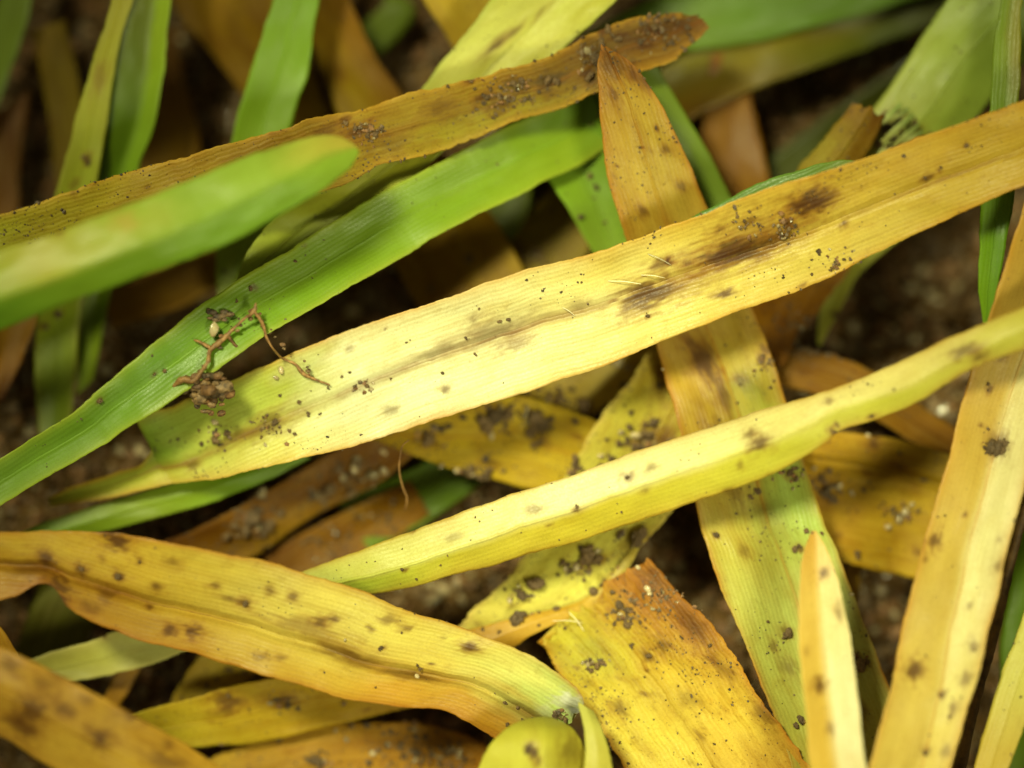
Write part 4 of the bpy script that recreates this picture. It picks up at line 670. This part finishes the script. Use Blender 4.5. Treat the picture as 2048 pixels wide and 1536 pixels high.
GP = {'dark gap right of the wide orange-brown blade': [(1700, 590, 24), (1715, 655, 30), (1675, 690, 28), (1610, 775, 30), (1830, 575, 30), (1860, 590, 26), (1885, 600, 22), (1850, 540, 34), (1900, 560, 40), (1835, 680, 24), (1790, 660, 20), (1770, 600, 22), (1760, 690, 26), (1950, 600, 18), (1870, 640, 20)],
      'dark pocket under the grooved green blade': [(700, 620, 30), (620, 640, 22), (730, 590, 24), (660, 580, 20), (600, 680, 20)],
      'soil gap left of the grooved green blade': [(410, 570, 30), (395, 590, 26), (210, 740, 30), (300, 620, 26), (280, 900, 24), (300, 915, 22), (60, 860, 30), (240, 900, 26)],
      'pocket beside the folded pale blade': [(890, 1180, 36), (915, 1165, 30), (925, 1200, 28), (870, 1200, 40), (1360, 1130, 30), (1340, 1160, 22), (860, 1170, 26)],
      'soil gap beneath the pale stub': [(360, 1335, 30), (330, 1345, 20), (290, 1380, 20)],
      'soil gap beside the straw blade': [(1760, 1180, 24), (1790, 1230, 26), (1750, 1260, 20)]}
for lab, pts in GP.items():
    for (x, y, d) in pts: place('sand_grain', on_soil(x, y), d / 200.0 * 1.1, 'sand grain on the soil in the ' + lab, 'sand grain', 'sand grains in the ' + lab)

# finer soil that nobody could count
def scatter_stuff(name, spots, mat, label, base=(ICO1, ICOF1)):
    b, f = base; f = np.array(f); V = []; F = []; rs = np.random.RandomState(len(spots))
    for i, (x, y, z, r) in enumerate(spots):
        v = b * (1 + rs.uniform(-.45, .45, (len(b), 1))) * np.array([r, r * rs.uniform(.5, 1), r * rs.uniform(.4, .8)])
        a = rs.uniform(0, 6.28); c, s = math.cos(a), math.sin(a); v = np.stack([v[:, 0] * c - v[:, 1] * s, v[:, 0] * s + v[:, 1] * c, v[:, 2]], 1)
        V.append(v + np.array([x, y, z])); F.append(f + i * len(b))
    return tag(mesh_object(name, np.concatenate(V), np.concatenate(F), mat, smooth=False), label, None, None, 'stuff')
rs = np.random.RandomState(3); sp = []
xx = rs.uniform(-12.5, 12.5, 16000); yy = rs.uniform(-10, 10, 16000); zz = soil_z(xx, yy); rr = 0.04 + 0.26 * rs.beta(1, 5, 16000)
scatter_stuff('soil_granules', list(zip(xx, yy, zz + rr * .3, rr)), M['crumb'], 'loose dark soil granules in the gaps between blades')
xx = rs.uniform(-12.5, 12.5, 2600); yy = rs.uniform(-10, 10, 2600); zz = soil_z(xx, yy); rr = 0.03 + 0.16 * rs.beta(1, 4, 2600)
scatter_stuff('fine_sand', list(zip(xx, yy, zz + rr * .4, rr)), M['sand'], 'fine pale sand mixed into the dark soil')
xx = rs.uniform(-12.5, 12.5, 4000); yy = rs.uniform(-10, 10, 4000); zz = soil_z(xx, yy); rr = 0.06 + 0.26 * rs.beta(1, 4, 4000)
scatter_stuff('rotted_flakes', list(zip(xx, yy, zz + rr * .4, rr)), M['brown_crumb'], 'reddish brown rotted flakes mixed into the dark soil')
DUST = {'central': 150, 'keeled': 50, 'pointed_orange': 220, 'ragged_brown': 330, 'orange_split': 50, 'folded_pale': 280, 'mottled_broad': 240, 'speckled_green': 50, 'yellow_under': 170, 'golden_under': 50, 'right_ochre': 150, 'tan_bottom': 200, 'olive_lower': 50,
        'straw_tall': 40, 'bg_brown_b': 60, 'bg_brown_c': 60, 'brown_left': 240, 'grooved_green': 30, 'lime_top': 40, 'rusty_patch': 120, 'right_brown': 70, 'tan_stub': 50, 'pale_wide_green': 40, 'buff_lower': 30, 'cream_point': 6, 'pale_right': 20, 'orange_pocket': 80, 'amber_top': 14}
DUST = {k: int(v * 2.6) for k, v in DUST.items()}
dust = []
for key, cnt in DUST.items():
    g = SURF[key][0]; n, m = g['px'].shape; clus = [(rs.randint(n), rs.randint(m)) for _ in range(12)]
    for _ in range(cnt):
        if rs.rand() < .68:
            a, b = clus[rs.randint(12)]; i = int(np.clip(a + rs.randn() * 9, 0, n - 1)); j = int(np.clip(b + rs.randn() * 4, 0, m - 1))
        else: i, j = rs.randint(n), rs.randint(m)
        r = (0.7 + 4.6 * rs.beta(1, 5)) / 100
        dust.append((g['X'][i, j] + rs.uniform(-.03, .03), g['Y'][i, j] + rs.uniform(-.03, .03), g['Z'][i, j] + r * .3, r))
scatter_stuff('soil_dust', dust, M['crumb'], 'fine dark soil dust clinging to the blades')

# gritty litter caked in patches: (blade, x, y, spread in px, how many)
LIT = [('yellow_under', 1000, 832, 42, 130), ('yellow_under', 1078, 850, 30, 90), ('yellow_under', 955, 944, 30, 80), ('yellow_under', 865, 870, 30, 60), ('folded_pale', 1290, 882, 38, 130), ('folded_pale', 1175, 1132, 30, 90), ('folded_pale', 1045, 1192, 24, 60), ('folded_pale', 1255, 1068, 24, 70), ('folded_pale', 1150, 938, 14, 40),
       ('brown_left', 505, 1048, 46, 160), ('brown_left', 700, 955, 44, 140), ('brown_left', 640, 990, 26, 50), ('right_ochre', 1655, 968, 28, 70), ('right_ochre', 1800, 1030, 34, 60), ('tan_bottom', 820, 1500, 70, 170), ('tan_bottom', 640, 1522, 26, 50), ('tan_bottom', 900, 1510, 40, 80), ('mottled_broad', 1250, 1218, 34, 90), ('mottled_broad', 1195, 1330, 22, 50), ('mottled_broad', 1330, 1190, 40, 90),
       ('ragged_brown', 1190, 112, 34, 100), ('ragged_brown', 1315, 62, 44, 130), ('ragged_brown', 1020, 186, 46, 110), ('ragged_brown', 735, 264, 26, 60), ('central', 545, 856, 34, 50), ('central', 725, 776, 18, 26), ('central', 440, 872, 30, 50), ('central', 1570, 458, 30, 60), ('central', 1500, 452, 40, 50), ('central', 1680, 525, 30, 40), ('pointed_orange', 1715, 1326, 22, 60), ('pointed_orange', 1530, 725, 20, 40), ('pointed_orange', 1590, 950, 22, 36),
       ('straw_tall', 1990, 895, 18, 40), ('pale_wide_green', 1790, 268, 40, 160), ('rusty_patch', 1590, 640, 40, 90), ('right_brown', 1620, 700, 40, 80), ('bg_brown_c', 1075, 510, 34, 80), ('golden_under', 1110, 800, 40, 70), ('olive_lower', 560, 1402, 26, 30), ('orange_split', 1120, 1430, 16, 30), ('orange_pocket', 660, 1090, 50, 120), ('orange_pocket', 770, 1040, 40, 60)]
la = []; lb = []; lc = []
for key, x, y, spr, cnt in LIT:
    for _ in range(cnt):
        X, Y, Z = on_blade(key, x + rs.randn() * spr * .6, y + rs.randn() * spr * .45)
        r = (1.0 + 8.0 * rs.beta(1, 3.4)) / 100; t = rs.rand()
        (la if t < .66 else lb if t < .92 else lc).append((X + rs.uniform(-.04, .04), Y + rs.uniform(-.04, .04), Z + r * .35, r))
scatter_stuff('dark_grit', la, M['crumb'], 'dark gritty soil caked in patches on the blades')
scatter_stuff('brown_grit', lb, M['brown_crumb'], 'reddish brown grit caked in patches on the blades')
scatter_stuff('sandy_grit', lc, M['sand'], 'pale sandy grit among the soil patches on the blades')

# the root fragment with its soil clump, lying over the grooved green blade and the long pale blade
rt = bpy.data.objects.new('root_fragment', None); COL.objects.link(rt)
tag(rt, 'thin brown branching root fragment carrying a dark soil clump, over the grooved green blade', 'root fragment')
zc = on_blade('grooved_green', 480, 640)[2]; zy = on_blade('central', 620, 740)[2]
tube('root_strand', [(347, 774, zc + .25, 4), (368, 758, zc + .42, 7), (385, 762, zc + .45, 5), (402, 744, zc + .45, 3.5), (416, 722, zc + .45, 4.5), (420, 700, zc + .35, 4.5), (440, 684, zc + .3, 6), (462, 662, zc + .3, 4), (488, 638, zc + .35, 2.6), (508, 622, zc + .4, 4.5), (512, 606, zc + .4, 2)], M['root'], rt, n=60, knob=1.0, seed=4)
tube('root_strand', [(508, 622, zc + .4, 3.5), (524, 645, zc + .3, 3.5), (533, 675, zc + .2, 2.8), (548, 700, zc + .05, 2.4), (564, 716, zy + .15, 2.4), (590, 728, zy + .1, 2.8), (608, 748, zy + .08, 4.2), (628, 758, zy + .08, 2.8), (660, 770, zy + .06, 1.6)], M['root'], rt, n=50, knob=1.0, seed=5)
tube('rootlet', [(420, 696, zc + .35, 4), (400, 684, zc + .3, 3), (388, 680, zc + .25, 2)], M['root'], rt, n=12, knob=.8)
tube('rootlet', [(455, 668, zc + .3, 4), (468, 688, zc + .2, 3.5), (478, 698, zc + .15, 4)], M['root'], rt, n=12, knob=.8)
def child_lump(name, x, y, z, r, mat, seed, rough=.8, sq=(1, .9, .8)):
    X, Y = world(x, y, z); v = lump(ICO2, seed, rough, sq) * r / 100 + np.array([float(X), float(Y), z])
    return mesh_object(name, v, ICOF2, mat, rt, smooth=False)
CL = random.Random(9)
for k in range(60):
    an = CL.uniform(0, 6.28); q = CL.random()**.6 * 46; x = 412 + q * math.cos(an) + .25 * q * math.sin(an); y = 782 + q * 1.15 * math.sin(an)
    child_lump('soil_bit', x, y, zc + .28 + .25 * CL.random() * (1 - q / 50) - .006 * (y - 750), CL.uniform(4, 14), M['crumb'] if k % 3 else M['brown_crumb'], 30 + k, .9, (1, CL.uniform(.6, .95), .8))
child_lump('pale_flake', 428, 660, zc + .32, 14, M['sand'], 41, .9, (.7, 1.1, .35))
for k in range(34):                                   # grit clinging along the strand
    t = CL.random(); x, y = ((420 + 90 * t, 705 - 85 * t) if k % 2 else (515 + 110 * t, 635 + 118 * t)); zz_ = zc + .3 if k % 2 else zc + .3 - t * (zc + .2 - zy)
    child_lump('soil_bit', x + CL.uniform(-9, 9), y + CL.uniform(-9, 9), zz_ - .04, CL.uniform(1.6, 5.5), M['crumb'] if k % 3 else M['brown_crumb'], 130 + k, .9, (1, .7, .7))
for k in range(9): child_lump('soil_bit', 440 + CL.uniform(-20, 20), 632 + CL.uniform(-9, 9), zc + .14, CL.uniform(4, 9), M['crumb'], 190 + k, .9, (1.1, .7, .5))

tube('fibre', [(818, 880, -.05, 1.4), (806, 890, -.1, 1.4), (800, 915, -.2, 1.4), (799, 945, -.35, 1.4), (806, 975, -.5, 1.3), (814, 998, -.6, 1.2), (810, 1020, -.7, 1.0)], M['root'], None, n=40, sides=6)
tag(bpy.context.scene.objects['fibre'], 'thin curly brown fibre dangling from the lower margin of the long pale blade', 'fibre')
hz = lambda x, y: on_blade('central', x, y)[2]
for a, b, lab in (((1296, 508), (1342, 530), 'white hair slanting beside a brown lesion on the long pale blade'), ((1216, 562), (1282, 568), 'white hair lying level on the long pale blade'),
                  ((1282, 550), (1330, 556), 'short white hair next to the slanting one on the long pale blade'), ((1125, 615), (1150, 632), 'faint short hair near the midrib of the long pale blade')):
    h = tube('leaf_hair', [(a[0], a[1], hz(*a) + .03, .7), ((a[0] + b[0]) / 2, (a[1] + b[1]) / 2 - 2, hz((a[0] + b[0]) / 2, (a[1] + b[1]) / 2) + .12, .75), (b[0], b[1], hz(*b) + .05, .5)], M['hair'], None, n=12, sides=6)
    tag(h, lab, 'hair')
for a, b, lab in (((1138, 1225), (1168, 1262), 'fine yellow thread under the folded margin of the pale blade'), ((1105, 1242), (1165, 1246), 'fine thread spanning the folded margin and the mottled blade')):
    h = tube('leaf_hair', [(a[0], a[1], -.4, .7), ((a[0] + b[0]) / 2, (a[1] + b[1]) / 2 - 3, -.3, .7), (b[0], b[1], -.42, .6)], M['hair'], None, n=12, sides=6); tag(h, lab, 'hair')
h = tube('dry_stalk', [(2052, 1010, -.2, 9), (2020, 1130, -.1, 10), (1990, 1260, 0, 11), (1955, 1380, .1, 12), (1918, 1536, .2, 14), (1880, 1680, .3, 14)], M['stalk'], None, n=60, sides=9, knob=.5)
tag(h, 'thin dark brown dry stalk between the tall straw blade and the pale lemon blade', 'stalk')
# shredded strips of the chewed end
for k, (p, q) in enumerate([((1746, 262), (1802, 207)), ((1764, 284), (1826, 228)), ((1790, 292), (1838, 248)), ((1776, 246), (1818, 216)), ((1806, 288), (1846, 262))]):
    z = -.95
    tag(strip('torn_strip', [(p[0] - 3, p[1] - 3, p[0] + 3, p[1] + 3, z), ((p[0] + q[0]) / 2 - 5, (p[1] + q[1]) / 2 - 4, (p[0] + q[0]) / 2 + 4, (p[1] + q[1]) / 2 + 4, z + .06), (q[0] - 2, q[1] - 2, q[0] + 2, q[1] + 2, z - .2)], [(196, 190, 96), (206, 212, 120), (176, 200, 96)], fold=-10, mat='pale', step=4, jag=2, thick=.04),
        'pale shredded strip standing in the soil on the chewed green blade', 'leaf strip', 'shredded strips on the chewed blade')

# ------------------------------------------------------------------ origins: every thing stands at its own base
for o in list(S.objects):
    if o.parent is not None or o.type not in ('EMPTY', 'MESH') or o.get('kind') or tuple(o.location) != (0.0, 0.0, 0.0): continue
    ms = [o] if o.type == 'MESH' else list(o.children)
    co = []
    for m_ in ms:
        v = np.empty(len(m_.data.vertices) * 3, np.float32); m_.data.vertices.foreach_get('co', v); co.append(v.reshape(-1, 3))
    al = np.concatenate(co); c = np.array([al[:, 0].mean(), al[:, 1].mean(), al[:, 2].min()], np.float32)
    for m_, v in zip(ms, co):
        m_.data.vertices.foreach_set('co', (v - c).ravel()); m_.data.update()
    o.location = [float(q) for q in c]
